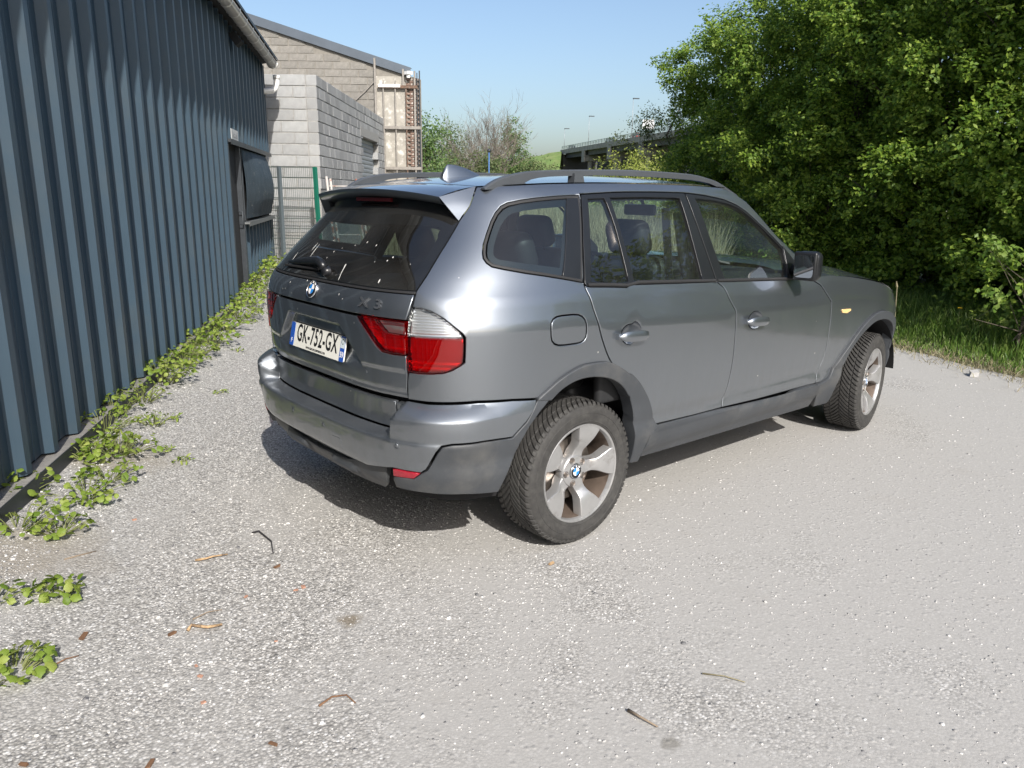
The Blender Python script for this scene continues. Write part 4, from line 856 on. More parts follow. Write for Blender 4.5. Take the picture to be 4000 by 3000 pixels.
def dseg(X, Y, poly):
    d = np.full(len(X), 9.); n = len(poly)
    for i in range(n):
        x1, y1 = poly[i]; x2, y2 = poly[(i+1) % n]; dx, dy = x2-x1, y2-y1; l = dx*dx+dy*dy or 1e-12
        t = np.clip(((X-x1)*dx+(Y-y1)*dy)/l, 0, 1); d = np.minimum(d, np.hypot(X-x1-t*dx, Y-y1-t*dy))
    return d
def rounded(p, r, seg=3):
    """round the corners of an outline"""
    o = []
    for i in range(len(p)):
        a, b, c = Vector(p[i-1]), Vector(p[i]), Vector(p[(i+1) % len(p)])
        k = min(r, (a-b).length*.45, (c-b).length*.45); s, e = b+(a-b).normalized()*k, b+(c-b).normalized()*k
        for j in range(seg+1):
            t = j/seg; q = s*(1-t)**2+b*2*t*(1-t)+e*t*t; o.append((q.x, q.y))
    return o
def panel(name, poly, fm, m, parent, step=.05, gap=.0032, th=.018, bev=.003, holes=(), off=0., back=None, mirror=False, edge=.03, extra=()):
    P_ = [toM(q) for q in poly]
    if area(P_) < 0: P_ = P_[::-1]
    loops = [densify(P_, edge)]
    for h in holes:
        h = [toM(q) for q in h]
        if area(h) > 0: h = h[::-1]
        loops.append(densify(h, edge))
    pts = []; edges = []; ring0 = []; r0dir = {}
    outl = []
    for lp in loops:
        a, nn = inset(lp, gap); outl.append(a)
        s = len(pts); n = len(a); pts += a; edges += [(s+i, s+(i+1) % n) for i in range(n)]; ring0.append(list(range(s, s+n)))
        for i in range(n): r0dir[s+i] = nn[i]
        if bev > 0:
            b, _ = inset(lp, gap+bev); s = len(pts); pts += b; edges += [(s+i, s+(i+1) % n) for i in range(n)]
    for ln in extra:
        ln = [toM(q) for q in ln]; s = len(pts); pts += ln; edges += [(s+i, s+i+1) for i in range(len(ln)-1)]
    xs = [q[0] for q in outl[0]]; ys = [q[1] for q in outl[0]]
    gx, gy = np.meshgrid(np.arange(min(xs)+step*.5, max(xs), step), np.arange(min(ys)+step*.5, max(ys), step)); gx = gx.ravel(); gy = gy.ravel()
    if len(gx):
        ok = pips(gx, gy, outl[0])
        for h in outl[1:]: ok &= ~pips(gx, gy, h)
        for h in outl: ok &= dseg(gx, gy, h) > min(step*.4, .02)+bev
        pts += list(zip(gx[ok].tolist(), gy[ok].tolist()))
    co, _, fa, ov, _, _ = delaunay_2d_cdt([Vector(q) for q in pts], edges, [], 0, 1e-6)
    cx = np.array([sum(co[i][0] for i in f)/3 for f in fa]); cy = np.array([sum(co[i][1] for i in f)/3 for f in fa])
    ok = pips(cx, cy, outl[0])
    for h in outl[1:]: ok &= ~pips(cx, cy, h)
    fa = [tuple(f) for f, k in zip(fa, ok) if k]
    inv = {}
    for i, l in enumerate(ov):
        for k in l: inv[k] = i
    V = []; Nn = []; e = 2e-3; base = []
    r0 = {inv[k]: r0dir[k] for lp in ring0 for k in lp if k in inv}
    frames = {}
    for i, q in enumerate(co):
        u, v = toU(q); p0 = Vector(fm(u, v)); du = Vector(fm(u+e, v))-Vector(fm(u-e, v)); dv = Vector(fm(u, v+e))-Vector(fm(u, v-e))
        n = du.cross(dv); n = n.normalized() if n.length > 1e-12 else Vector((0, 0, 1))
        base.append((p0, n))
        if i in r0:
            sx, sy = r0[i]; out_ = -(du.normalized()*sx+dv.normalized()*sy); frames[i] = out_
            V.append(p0+n*(off-bev*.8)); Nn.append((n*.55+out_*.8).normalized() if bev > 0 else n)
        else: V.append(p0+n*off); Nn.append(n)
    F = list(fa); MI = [0]*len(F)
    if th > 0:
        for lp in ring0:
            idx = [inv[k] for k in lp if k in inv]; s = len(V); n = len(idx)
            for i in idx: V.append(base[i][0]+base[i][1]*(off-bev*.8)); Nn.append(frames[i])
            for i in idx: V.append(base[i][0]+base[i][1]*(off-th)); Nn.append(frames[i])
            for k in range(n): F.append((s+k, s+n+k, s+n+(k+1) % n, s+(k+1) % n)); MI.append(0)
    if back is not None:
        s = len(V)
        for p0, n in base: V.append(p0+n*(off-th)); Nn.append(-n)
        for f in fa: F.append(tuple(s+i for i in f[::-1])); MI.append(1)
    mm = [m, back] if back is not None else m
    res = []
    if mirror in (False, 'both'): res.append(mk(name, V, F, mm, parent[0] if isinstance(parent, tuple) else parent, normals=Nn, midx=MI if back is not None else None))
    if mirror in (True, 'both'):
        V2 = [(v[0], -v[1], v[2]) for v in V]; N2 = [(v[0], -v[1], v[2]) for v in Nn]
        res.append(mk(name, V2, [f[::-1] for f in F], mm, parent[1] if isinstance(parent, tuple) else parent, normals=N2, midx=MI if back is not None else None))
    return res if len(res) > 1 else res[0]
def rbox(name, c, d, mt, parent, r=.03, seg=3, R=None, taper=None):
    bm = bmesh.new(); bmesh.ops.create_cube(bm, size=1)
    for v in bm.verts:
        k = 1.0
        if taper and v.co.z > 0: k = taper
        v.co = Vector((v.co.x*d[0]*k, v.co.y*d[1]*k, v.co.z*d[2]))
    bmesh.ops.bevel(bm, geom=list(bm.edges), offset=r, segments=seg, profile=.5, affect='EDGES')
    Mx = Matrix.Translation(Vector(c)) @ (R.to_4x4() if R is not None else Matrix.Identity(4)); bm.transform(Mx)
    me = bpy.data.meshes.new(name); bm.to_mesh(me); bm.free(); me.materials.append(mt)
    me.polygons.foreach_set('use_smooth', [True]*len(me.polygons)); me.set_sharp_from_angle(angle=R_(50))
    return link(bpy.data.objects.new(name, me), parent)
def cr(L, n=4, keep=()):
    """smooth curve through an open run of outline points"""
    o = []
    for i in range(len(L)-1):
        p0 = L[max(i-1, 0)]; p1 = L[i]; p2 = L[i+1]; p3 = L[min(i+2, len(L)-1)]
        for k in range(n):
            t = k/n; t2 = t*t; t3 = t2*t
            o.append(tuple(.5*(2*p1[j]+(p2[j]-p0[j])*t+(2*p0[j]-5*p1[j]+4*p2[j]-p3[j])*t2+(3*p1[j]-p0[j]-3*p2[j]+p3[j])*t3) for j in (0, 1)))
    return o+[L[-1]]
def mir(L): return [(-2-u, v) for u, v in L]

car = empty('parked_car')
tag(car, 'dusty grey metallic estate off-roader parked on the gravel', 'car')

# ---- body side: quarter panel, cant rail and windscreen pillar in one pressing
QWIN = [(-.357,1.341),(-.353,1.375),(-.34,1.418),(-.322,1.465),(-.303,1.498),(-.28,1.522),(-.254,1.534),(-.197,1.542),(-.13,1.546),(-.019,1.549),(.105,1.551),(.086,1.493),(.034,1.365),(-.02,1.206),(-.119,1.228),(-.233,1.255),(-.299,1.274),(-.334,1.286),(-.348,1.301),(-.356,1.319)]
FUEL = rounded([(-.172,1.079),(-.036,1.079),(-.028,.955),(-.166,.955)], .045, 4)
SEAMG = [(-.539,1.189),(-.517,1.247),(-.501,1.297),(-.483,1.349),(-.456,1.416),(-.427,1.48),(-.393,1.532),(-.372,1.581)]
LOUT = [(-.543,1.127),(-.519,1.127),(-.491,1.114),(-.463,1.091),(-.439,1.062),(-.42,1.036),(-.413,1.022),(-.413,.995),(-.415,.926),(-.424,.912),(-.441,.896),(-.461,.884),(-.49,.878),(-.518,.876),(-.552,.877),(-.553,.95),(-.553,1.023),(-.55,1.08)]
RGAP = cr([(-.014,1.202),(-.012,1.178),(-.006,1.150),(.003,1.104),(.021,1.044),(.045,.985),(.071,.934),(.098,.888),(.129,.846)], 3)
RFO = cr([(.129,.846),(.085,.856),(.029,.859),(-.033,.855),(-.083,.838),(-.131,.811),(-.170,.779),(-.209,.744)])
side = ([(-.36,1.605),(-.2,1.605),(0,1.605),(.4,1.605),(.9,1.605),(1.2,1.603),(1.29,1.586),(1.389,1.54),(1.489,1.471),(1.59,1.405),(1.685,1.355),(1.775,1.305),(1.84,1.262),(1.87,1.2),(1.80,1.197),(1.713,1.293),(1.649,1.336),(1.577,1.38),(1.468,1.436),(1.357,1.493),(1.287,1.518),(1.175,1.541),(1.014,1.555),(.859,1.563),(.633,1.564),(.399,1.562),(.118,1.555),(.092,1.493),(.039,1.365)]
        + RGAP + RFO[1:] + [(-.289,.757),(-.38,.764),(-.44,.76),(-.501,.757),(-.559,.759),(-.559,.828),(-.555,.87),(-.552,.875),(-.518,.874),(-.49,.876),(-.461,.882),(-.441,.894),(-.424,.910),(-.4125,.925),(-.411,.995),(-.411,1.023),(-.418,1.038),(-.439,1.064),(-.463,1.093),(-.491,1.116),(-.519,1.129),(-.543,1.129),(-.5395,1.179)] + SEAMG)
sides = panel('body_side', side, P, PAINT, car, holes=(QWIN, FUEL), th=.02, back=INTER, mirror='both')
for s_, yy in zip(sides, (-1, 1)):
    panel('fuel_flap' if yy < 0 else 'blank_flap', FUEL, P, PAINT, s_, off=-.001, mirror=yy > 0, step=.04)
    # rear quarter window: rubber frame, black border, glass, black pillar cover
    qi, _ = inset([toM(q) for q in QWIN][::-1], .011); qi = [toU(q) for q in qi]
    qg, _ = inset([toM(q) for q in QWIN][::-1], .034); qg = [toU(q) for q in qg]
    panel('window_seal', QWIN, P, RUBBER, s_, holes=(qi,), gap=0, off=.002, bev=.003, th=.015, mirror=yy > 0)
    pil = [(.026,1.54),(.098,1.543),(.08,1.493),(.028,1.365),(-.024,1.214),(-.098,1.232),(-.034,1.409)]
    panel('pillar_cover', pil, P, TRIM, s_, off=.001, gap=0, mirror=yy > 0)
    glz = [q for q in qi if not pips(np.array([toM(q)[0]]), np.array([toM(q)[1]]), [toM(k) for k in pil])[0]]
    glp = [(-.344,1.341),(-.340,1.375),(-.328,1.415),(-.311,1.458),(-.293,1.49),(-.272,1.51),(-.25,1.521),(-.195,1.530),(-.13,1.534),(-.019,1.537),(.027,1.538),(-.033,1.409),(-.099,1.235),(-.119,1.239),(-.233,1.266),(-.297,1.286),(-.326,1.296),(-.337,1.307),(-.343,1.322)]
    gi = [(-.325,1.34),(-.321,1.37),(-.309,1.408),(-.292,1.446),(-.274,1.472),(-.256,1.488),(-.24,1.497),(-.19,1.504),(-.13,1.507),(-.05,1.509),(.002,1.51),(-.045,1.415),(-.098,1.268),(-.119,1.272),(-.23,1.294),(-.285,1.309),(-.309,1.315),(-.318,1.322),(-.323,1.33)]
    panel('window_border', glp, P, TRIM, s_, holes=(gi,), off=-.008, gap=0, th=0, bev=0, mirror=yy > 0, step=.03)
    panel('window_pane', glp, P, GLASS, s_, off=-.003, gap=0, th=0, bev=0, mirror=yy > 0, step=.03)

# ---- doors
DG = cr([(.922,1.19),(.949,1.175),(.973,1.155),(.997,1.108),(1.026,1.066),(1.044,1.038),(1.051,1.0),(1.059,.92),(1.066,.816),(1.067,.73),(1.061,.646),(1.05,.58),(1.036,.523),(1.025,.473)], 3)
RFD = [(.483,.484)]+cr([(.46,.5),(.438,.543),(.416,.588),(.386,.640),(.351,.687),(.309,.733),(.255,.777),(.194,.816),(.129,.846)])
rdoor = [(-.010,1.193),(.012,1.188),(.083,1.187),(.3,1.187),(.6,1.188)] + DG + [(.776,.476)] + RFD + RGAP[::-1][1:-1]
FDF = [(1.87,1.165),(1.941,1.129),(2.001,1.073),(2.045,1.033),(2.052,1.0),(2.061,.948),(2.068,.82),(2.065,.70),(2.05,.62),(2.028,.557),(2.009,.452)]
fdoor = [(.922,1.19),(1.3,1.19),(1.684,1.19),(1.8,1.19)] + FDF + [(1.361,.461),(1.025,.473)] + DG[::-1][1:-1]
def handle(x, v, parent, mirror):
    # recess dish, grip and lock cap
    c = Vector(P(x, v)); sy = 1
    bm = MB()
    L = .098; rows = []
    for i in range(13):
        t = i/12; s = (t-.5)*2; h = .021*math.sqrt(max(0, 1-abs(s)**4))+.0035; y0 = -.012-.022*math.sqrt(max(0, 1-s**4))
        xx = c.x+s*L; sl = -.05*s*L
        ring = []
        for k in range(10):
            a = 2*math.pi*k/10; ring.append((xx, c.y+y0+math.cos(a)*.010, c.z+sl+math.sin(a)*h))
        rows.append(ring)
    bm.grid(rows, closed=True); bm.add(rows[0], [tuple(range(10))]); bm.add(rows[-1], [tuple(range(10))])
    for sx in (-.085, .085): bm.box((c.x+sx, c.y-.008, c.z-.05*sx), (.03, .02, .026))
    rec = MB(); rr = []
    for i in range(7):
        t = i/6; rad = math.cos(t*math.pi/2); d = .024*math.sin(t*math.pi/2)
        ring = []
        for k in range(24):
            a = 2*math.pi*k/24; u = x+.002+math.cos(a)*rad*.066; w = v+.004+math.sin(a)*rad*.047; q = P(u, w); ring.append((q[0], q[1]+d-.0015*(1-t), q[2]))
        rr.append(ring)
    rec.grid(rr, closed=True)
    if mirror:
        for b_ in (bm, rec): b_.V = [(a, -b, c_) for a, b, c_ in b_.V]
    g = bm.build('door_handle', PAINT, parent, smooth=True, sharp=50); rec.build('handle_recess', PAINT, parent, smooth=True)
def hole_dish(x, v): return [(x+.002+math.cos(2*math.pi*k/20)*.064, v+.004+math.sin(2*math.pi*k/20)*.0455) for k in range(20)]
RDG1 = [(.152,1.533),(.256,1.535),(.262,1.515),(.268,1.419),(.263,1.201),(.026,1.207)]
RDG2 = [(.296,1.536),(.536,1.539),(.800,1.538),(.802,1.50),(.803,1.383),(.809,1.201),(.519,1.199),(.302,1.199)]
FDG = [(.928,1.536),(1.087,1.531),(1.224,1.518),(1.3,1.501),(1.377,1.467),(1.465,1.423),(1.555,1.375),(1.622,1.338),(1.625,1.276),(1.605,1.201),(1.002,1.201),(.956,1.379)]
RFR = [(-.006,1.190),(.012,1.186),(.083,1.185),(.3,1.185),(.6,1.186),(.92,1.188),(.888,1.347),(.865,1.462),(.857,1.541),(.856,1.561),(.633,1.562),(.399,1.560),(.12,1.553),(.094,1.493),(.041,1.365),(-.010,1.204)]
FFR = [(.926,1.188),(1.3,1.188),(1.684,1.188),(1.80,1.19),(1.713,1.290),(1.649,1.333),(1.577,1.377),(1.468,1.433),(1.357,1.490),(1.287,1.515),(1.175,1.538),(1.014,1.552),(.862,1.560),(.863,1.541),(.870,1.462),(.892,1.347)]
rds = panel('rear_door', rdoor, P, PAINT, car, holes=(hole_dish(.238,.976),), th=.03, back=INTER, mirror='both', step=.045)
fds = panel('front_door', fdoor, P, PAINT, car, holes=(hole_dish(1.228,.982),), th=.03, back=INTER, mirror='both', step=.045)
for k_, (rd, fd) in enumerate(zip(rds, fds)):
    mr_ = k_ == 1
    handle(.238, .976, rd, mr_); handle(1.228, .982, fd, mr_)
    panel('window_frame', RFR, P, TRIM, rd, holes=(RDG1, RDG2), off=.001, gap=.001, th=.03, bev=.002, mirror=mr_, back=INTER)
    panel('quarter_pane', RDG1, P, GLASS, rd, off=-.006, gap=-.002, th=0, bev=0, mirror=mr_)
    panel('window_pane', RDG2, P, GLASS, rd, off=-.009, gap=-.002, th=0, bev=0, mirror=mr_)
    panel('window_frame', FFR, P, TRIM, fd, holes=(FDG,), off=.001, gap=.001, th=.03, bev=.002, mirror=mr_, back=INTER)
    panel('window_pane', FDG, P, GLASS, fd, off=-.009, gap=-.002, th=0, bev=0, mirror=mr_)
    # rubber strip along the window sill
    b = MB(); sg = 1 if mr_ else -1
    for (x0, x1) in ((.0, .915), (.93, 1.68)):
        rows = []
        for i in range(12):
            x = x0+(x1-x0)*i/11; q = P(x, 1.1935); rows.append([(q[0], sg*(-q[1]+.001), q[2]-.006), (q[0], sg*(-q[1]+.007), q[2]-.004), (q[0], sg*(-q[1]+.005), q[2]+.007), (q[0], sg*(-q[1]-.004), q[2]+.009)])
        b2 = MB().grid(rows); b2.build('sill_strip', RUBBER, rd if x0 < .5 else fd, smooth=True)

# ---- front wing, bonnet, screen, front bumper, headlight
FFO = cr([(2.075,.449),(2.118,.457),(2.158,.472),(2.190,.507),(2.218,.552),(2.262,.608),(2.335,.699),(2.414,.799),(2.503,.883),(2.606,.940),(2.705,.969),(2.816,.982),(2.955,.972),(3.075,.939),(3.15,.885)])
wing = [(1.84,1.178),(1.875,1.165)] + FDF[1:] + FFO + [(3.22,.89),(3.30,.96),(3.32,1.06),(3.30,1.15),(3.1,1.165),(2.6,1.17),(2.1,1.178)]
wgs = panel('front_wing', wing, P, PAINT, car, th=.02, mirror='both')
for w_, mr_ in zip(wgs, (False, True)):
    panel('side_marker', [(2.185,.987),(2.296,.990),(2.298,.978),(2.25,.964),(2.19,.968)], P, AMBER, w_, off=.006, gap=0, th=.01, bev=.002, mirror=mr_)
panel('headlight', [(3.32,.965),(3.34,1.15),(3.62,1.13),(3.70,1.05),(3.66,.97)], P, CLEARLENS, car, off=.002, th=.02, mirror='both')
panel('headlight_reflector', [(3.32,.965),(3.34,1.15),(3.62,1.13),(3.70,1.05),(3.66,.97)], P, LAMPREF, car, off=-.02, th=0, bev=0, mirror='both')
panel('front_bumper', [(3.13,.885),(3.24,.87),(3.30,.945),(3.66,.955),(3.8,.98),(4.1,.98),(4.1,.30),(3.5,.29),(3.2,.31)], P, PLAST, car, off=.012, th=.03, mirror='both')
rows = []
for i in range(22):
    t = i/21; u = 1.84+(3.92-1.84)*t; e_ = P(u, 1.172); row = []
    for j in range(25):
        s = -1+2*j/24; zc = .075*(1-sstep(2.9, 3.65, e_[0])*.85); bulge = .012*math.exp(-((abs(s)-.62)/.14)**2)
        xx = e_[0] + .10*(1-s*s)*sstep(2.6, 3.4, e_[0]) - .05*(1-s*s)*(1-sstep(1.84, 2.2, u))
        row.append((xx, -s*e_[1]*-1 if False else s*abs(e_[1]), e_[2]+zc*(1-abs(s)**2.4)+bulge))
    rows.append(row)
MB().grid(rows).build('bonnet', PAINT, car, smooth=True)
# windscreen
AP = [(1.25,1.592),(1.389,1.54),(1.489,1.471),(1.59,1.405),(1.685,1.355),(1.775,1.305),(1.84,1.262),(1.87,1.2)]
rows = []
for u, v in AP:
    q = P(u, v); rows.append([(q[0]+.17*(1-(s/8)**2)*(.5+.5*sstep(1.2, 1.9, u)), abs(q[1])*s/8, q[2]+.028*(1-(s/8)**2)) for s in range(-8, 9)])
MB().grid(rows).build('windscreen', GLASS, car, smooth=True)

# ---- roof
def ROOFC(x): return pchip_roof(x)
pchip_roof = pchip([(-.60,1.555),(-.45,1.583),(-.157,1.625),(.065,1.642),(.45,1.656),(.9,1.652),(1.2,1.63),(1.35,1.605)])
us = [-.36,-.33,-.3,-.25,-.2,-.15,-.1,-.05,0] + [.08+.08*i for i in range(15)] + [1.27]
rows = []
for u in us:
    q = P(u, 1.605); row = []
    for j in range(25):
        s = -1+j/12; x = q[0]-.025*(1-s*s)*(1 if u < 0 else max(0, 1-u/.4)) + .09*(1-s*s)*sstep(.9, 1.27, u)
        row.append((x, s*abs(q[1]), q[2]+(ROOFC(q[0])-q[2])*(1-abs(s)**2.5)))
    rows.append(row)
roof = MB().grid(rows).build('roof', PAINT, car, smooth=True)
MB().grid([[(a, b*.985, c-.03) for a, b, c in r] for r in rows]).build('headliner', LINER, roof, smooth=True)
roof_rear = rows[0]
# aerial fin
def fin():
    b = MB(); rows = []
    for i in range(31):
        t = i/30; x = -.165+.24*t; zb = ROOFC(x)-.006; h = .068*(1-(max(0, t-.12)/.88)**1.6)*(1 if t > .12 else (t/.12)**.4)+.004; w = .030*math.sin(math.pi*min(1, .12+t*.86))**.6+.003
        rows.append([(x+.02*(1-0), -w, zb), (x+.022, -w*.62, zb+h*.5), (x+.03, -w*.18, zb+h*.93), (x+.032, 0, zb+h), (x+.03, w*.18, zb+h*.93), (x+.022, w*.62, zb+h*.5), (x+.02, w, zb)])
    b.grid(rows); b.add(rows[0], [tuple(range(7))]); return b
fin().build('aerial_fin', PAINT, car, smooth=True, sharp=45)
# roof rails
def rail(sg):
    T = pchip([(-.336,1.583),(-.273,1.618),(-.203,1.638),(-.081,1.657),(.18,1.669),(.545,1.676),(.992,1.666),(1.101,1.653),(1.205,1.634),(1.304,1.600),(1.395,1.566)])
    Bt = pchip([(-.336,1.576),(-.2,1.583),(-.148,1.594),(-.13,1.608),(-.081,1.625),(.047,1.637),(.47,1.648),(.975,1.638),(1.13,1.624),(1.22,1.60),(1.26,1.583),(1.395,1.558)])
    Y = pchip([(-.336,.572),(0,.595),(.5,.61),(1.0,.612),(1.395,.62)])
    xs = [-.336,-.32,-.3,-.273,-.24,-.203,-.17,-.148,-.13,-.1,-.06,0,.1,.25,.4,.545,.7,.85,.975,1.05,1.13,1.18,1.22,1.26,1.31,1.36,1.395]
    rows = []
    for x in xs:
        y = Y(x); t, b_ = T(x), Bt(x); hw = .017
        rows.append([(x, sg*(y-hw), b_), (x, sg*(y+hw), b_), (x, sg*(y+hw), t-.006), (x, sg*(y+hw-.007), t), (x, sg*(y-hw+.007), t), (x, sg*(y-hw), t-.006)])
    b = MB().grid(rows, closed=True); b.add(rows[0], [tuple(range(6))]); b.add(rows[-1], [tuple(range(6))])
    o = b.build('roof_rail', RAILM, car, smooth=True, sharp=35)
    f = MB().prism([(.135,1.60),(.205,1.60),(.19,1.652),(.138,1.652)], 1, sg*(.61-.02), sg*(.61+.022)); f.build('rail_foot', RAILM, o)
    return o
rail(-1); rail(1)

# ---- tailgate
tg = panel('tailgate', [(-1.461,1.179),(-.539,1.179),(-.546,1.132),(-.556,1.0795),(-1.444,1.0795),(-1.454,1.132)], P, PAINT, car, th=.02, back=INTER, step=.04)
LIN = [(-.728,1.076),(-.669,1.077),(-.605,1.076),(-.558,1.074),(-.557,.944),(-.598,.943),(-.633,.947),(-.65,.964),(-.677,1.004)]
def PG(u, v):
    """lower tailgate with the hollow for the number plate"""
    x, y, z = P(u, v); a = abs(u+1)
    side_ = .182+(1.014-v)*.72            # half width of the hollow grows downwards
    d1 = side_-a; d2 = 1.020-v
    k = sstep(-.002, .016, min(d1, d2*1.2))*sstep(.845, .93, v)
    x += .034*k
    if a > side_ and v < .876: x += .004*sstep(.878, .870, v)
    x += .014*sstep(.80, .757, v)
    return (x, y, z)
gl_ = [(-.558,1.0735)] + [(-.5565,.942),(-.559,.828),(-.564,.757)]
low = [(-1.442,1.0735)] + [(-.7285,1.0735)] + [(-.678,1.003),(-.651,.961),(-.634,.944),(-.598,.940),(-.5565,.941),(-.557,.878),(-.559,.828),(-.564,.7575),(-1.436,.7575),(-1.441,.828),(-1.443,.878),(-1.4435,.941),(-1.402,.940),(-1.366,.944),(-1.349,.961),(-1.322,1.003),(-1.2715,1.0735)]
ex = []
for dl in (-.002, .002, .007, .012, .016):
    vt = 1.020-dl/1.2
    def sd(v): return .182+(1.014-v)*.72-dl
    vs_ = [vt-(vt-.845)*k/14 for k in range(15)]
    rr_ = [(-1+sd(v), v) for v in vs_]; ex.append([(-1-sd(v), v) for v in vs_][::-1]+[(-1-sd(vt)+2*sd(vt)*k/24, vt) for k in range(1, 24)]+rr_)
tl_low = panel('tailgate_lower', low, PG, PAINT, car, step=.0135, edge=.014, th=.02, bev=.002, extra=ex)
sg_r = [(-.539,1.189)] + SEAMG[1:6] + [(-.418,1.52),(-.41,1.575)]
glp = sg_r + mir(sg_r)[::-1]
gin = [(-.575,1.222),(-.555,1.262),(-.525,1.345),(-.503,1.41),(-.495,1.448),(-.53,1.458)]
panel('rear_window', glp, P, RGLASS, tg, off=-.002, gap=.003, th=0, bev=0, step=.05)
panel('rear_window_border', glp, P, TRIM, tg, off=-.006, gap=.002, th=.02, bev=0, step=.05, holes=(gin + mir(gin)[::-1],))  # top band widened in black to keep the space under the spoiler dark
panel('rear_window_seal', [(-1.461,1.1885),(-.539,1.1885),(-.539,1.1800),(-1.461,1.1800)], P, RUBBER, tg, off=-.001, gap=0, th=.01, bev=.001)
# spoiler over the rear window
def spoiler():
    b = MB(); n = len(roof_rear); top = []; 
    seam = [(p[0]-.004, p[1], p[2]-.0015) for p in roof_rear]
    trail = []
    for j in range(n):
        s = -1+2*j/(n-1); trail.append((-.525-.040*(1-s*s), s*.527, 1.546+.030*(1-abs(s)**2.2)))
    def lerp(a, b_, t): return tuple(a[i]+(b_[i]-a[i])*t for i in range(3))
    rows = [seam]
    for t in (.25, .5, .75, .95): rows.append([(lerp(a, c, t)[0], lerp(a, c, t)[1], lerp(a, c, t)[2]+.006*math.sin(math.pi*t)) for a, c in zip(seam, trail)])
    rows.append(trail)
    rows.append([(x+.004, y, z-.012) for x, y, z in trail]); rows.append([(x+.020, y*.99, z-.028) for x, y, z in trail])
    rows.append([(x+.075, y*.97, z-.040) for x, y, z in trail])
    b.grid(rows)
    for sg in (-1, 1):      # cheeks running down the pillar seam
        A = (-.525, sg*.527, 1.546); edge = [P(u, v) for u, v in ((-.36,1.605),(-.38,1.556),(-.391,1.53),(-.405,1.51),(-.418,1.493),(-.429,1.474))]
        edge = [(x-.003, sg*abs(y), z) for x, y, z in edge]
        inner = [lerp(A, edge[-1], t) for t in (0, .2, .4, .6, .8, 1)]
        r = [[lerp(inner[k], edge[k], t) for t in (0, .35, .7, 1)] for k in range(6)]
        b.grid(r); b.grid([inner, [(x+.035, y*.955, z-.010) for x, y, z in inner], [(x+.07, y*.95, z) for x, y, z in inner]])
    return b
spoiler().build('spoiler', PAINT, tg, smooth=True, sharp=38, fix=True)
b = MB(); b.box((-.515, 0, 1.528), (.012, .30, .016)); b.build('brake_light', mat('dark_red_lamp', (.12, .01, .012), .2), tg)
# lamp on the wing and lamp on the tailgate: ribbed reflector under a coloured lens
def SAW(fm, per=.019, amp=.007, depth=.026):
    def g(u, v):
        x, y, z = fm(u, v); e = 2e-3; a = fm(u-e, v); c = fm(u+e, v); tx, ty = c[0]-a[0], c[1]-a[1]; l = math.hypot(tx, ty)
        d = -depth+amp*((v/per) % 1.0); return (x+ty/l*d, y-tx/l*d, z)
    return g
def cut(poly, v, keep):
    o = []
    for i in range(len(poly)):
        a, c = poly[i], poly[(i+1) % len(poly)]; ia, ic = (a[1] >= v) == keep, (c[1] >= v) == keep
        if ia: o.append(a)
        if ia != ic: t = (v-a[1])/(c[1]-a[1]); o.append((a[0]+(c[0]-a[0])*t, v))
    return o
lout_red = cut(LOUT, 1.019, False); lout_clear = cut(LOUT, 1.019, True)
lin_clear = [(-.652,1.069),(-.605,1.0705),(-.562,1.068),(-.561,1.022),(-.616,1.024),(-.628,1.04)]
for sg, mr_ in ((-1, False), (1, True)):
    tl = panel('tail_light', LOUT, P, DARK, car, off=-.034, th=.012, bev=0, gap=.001, mirror=mr_)
    panel('red_lens', lout_red, P, REDLENS, tl, off=.006, gap=.0015, th=.03, bev=.004, mirror=mr_, step=.03)
    panel('clear_lens', lout_clear, P, CLEARLENS, tl, off=.006, gap=.0015, th=.03, bev=.004, mirror=mr_, step=.03)
    panel('red_reflector', lout_red, SAW(P), LAMPRED, tl, gap=.002, th=0, bev=0, mirror=mr_, step=.0065, edge=.02)
    panel('clear_reflector', lout_clear, SAW(P, .011, .005), LAMPREF, tl, gap=.002, th=0, bev=0, mirror=mr_, step=.0055, edge=.02)
    ti = panel('tailgate_light', LIN, P, DARK, car, off=-.030, th=.012, bev=0, gap=.001, mirror=mr_)
    panel('red_lens', LIN, P, REDLENS, ti, off=.004, gap=.0015, th=.026, bev=.003, holes=(lin_clear,), mirror=mr_, step=.03)
    panel('clear_lens', lin_clear, P, glass('reversing_lens', (.62, .61, .60), rough=.03), ti, off=.004, gap=.0, th=.0, bev=.0, mirror=mr_, step=.03)
    panel('reflector', LIN, SAW(P, .024, .006, .024), LAMPRED, ti, gap=.002, th=0, bev=0, mirror=mr_, step=.0065, edge=.02, holes=(lin_clear,))
    panel('clear_reflector', lin_clear, SAW(P, .013, .004, .02), LAMPREF, ti, gap=.0, th=0, bev=0, mirror=mr_, step=.006, edge=.02)
# wiper at rest
q0 = Vector(P(-.955, 1.222)); wb = MB(); wb.lathe([(.0, -.03), (.016, -.03), (.022, -.012), (.024, .0)], 16, 'x', (q0.x, q0.y, q0.z))
wo_ = wb.build('wiper_pivot', TRIM, tg, smooth=True)
def sur(u, v, d):
    p0 = Vector(P(u, v)); e = 2e-3; n = (Vector(P(u+e, v))-Vector(P(u-e, v))).cross(Vector(P(u, v+e))-Vector(P(u, v-e))).normalized(); return p0+n*d
wpts = [sur(-.955, 1.222, .028), sur(-.985, 1.236, .036), sur(-1.02, 1.243, .034), sur(-1.10, 1.240, .026), sur(-1.20, 1.233, .018), sur(-1.27, 1.226, .012)]
MB().tube(wpts, [.016, .019, .019, .018, .013, .006], 10).build('wiper_arm', TRIM, tg, smooth=True)
MB().tube([sur(-1.02, 1.222, .008), sur(-1.15, 1.217, .008), sur(-1.29, 1.212, .008)], .006, 6).build('wiper_blade', RUBBER, tg)

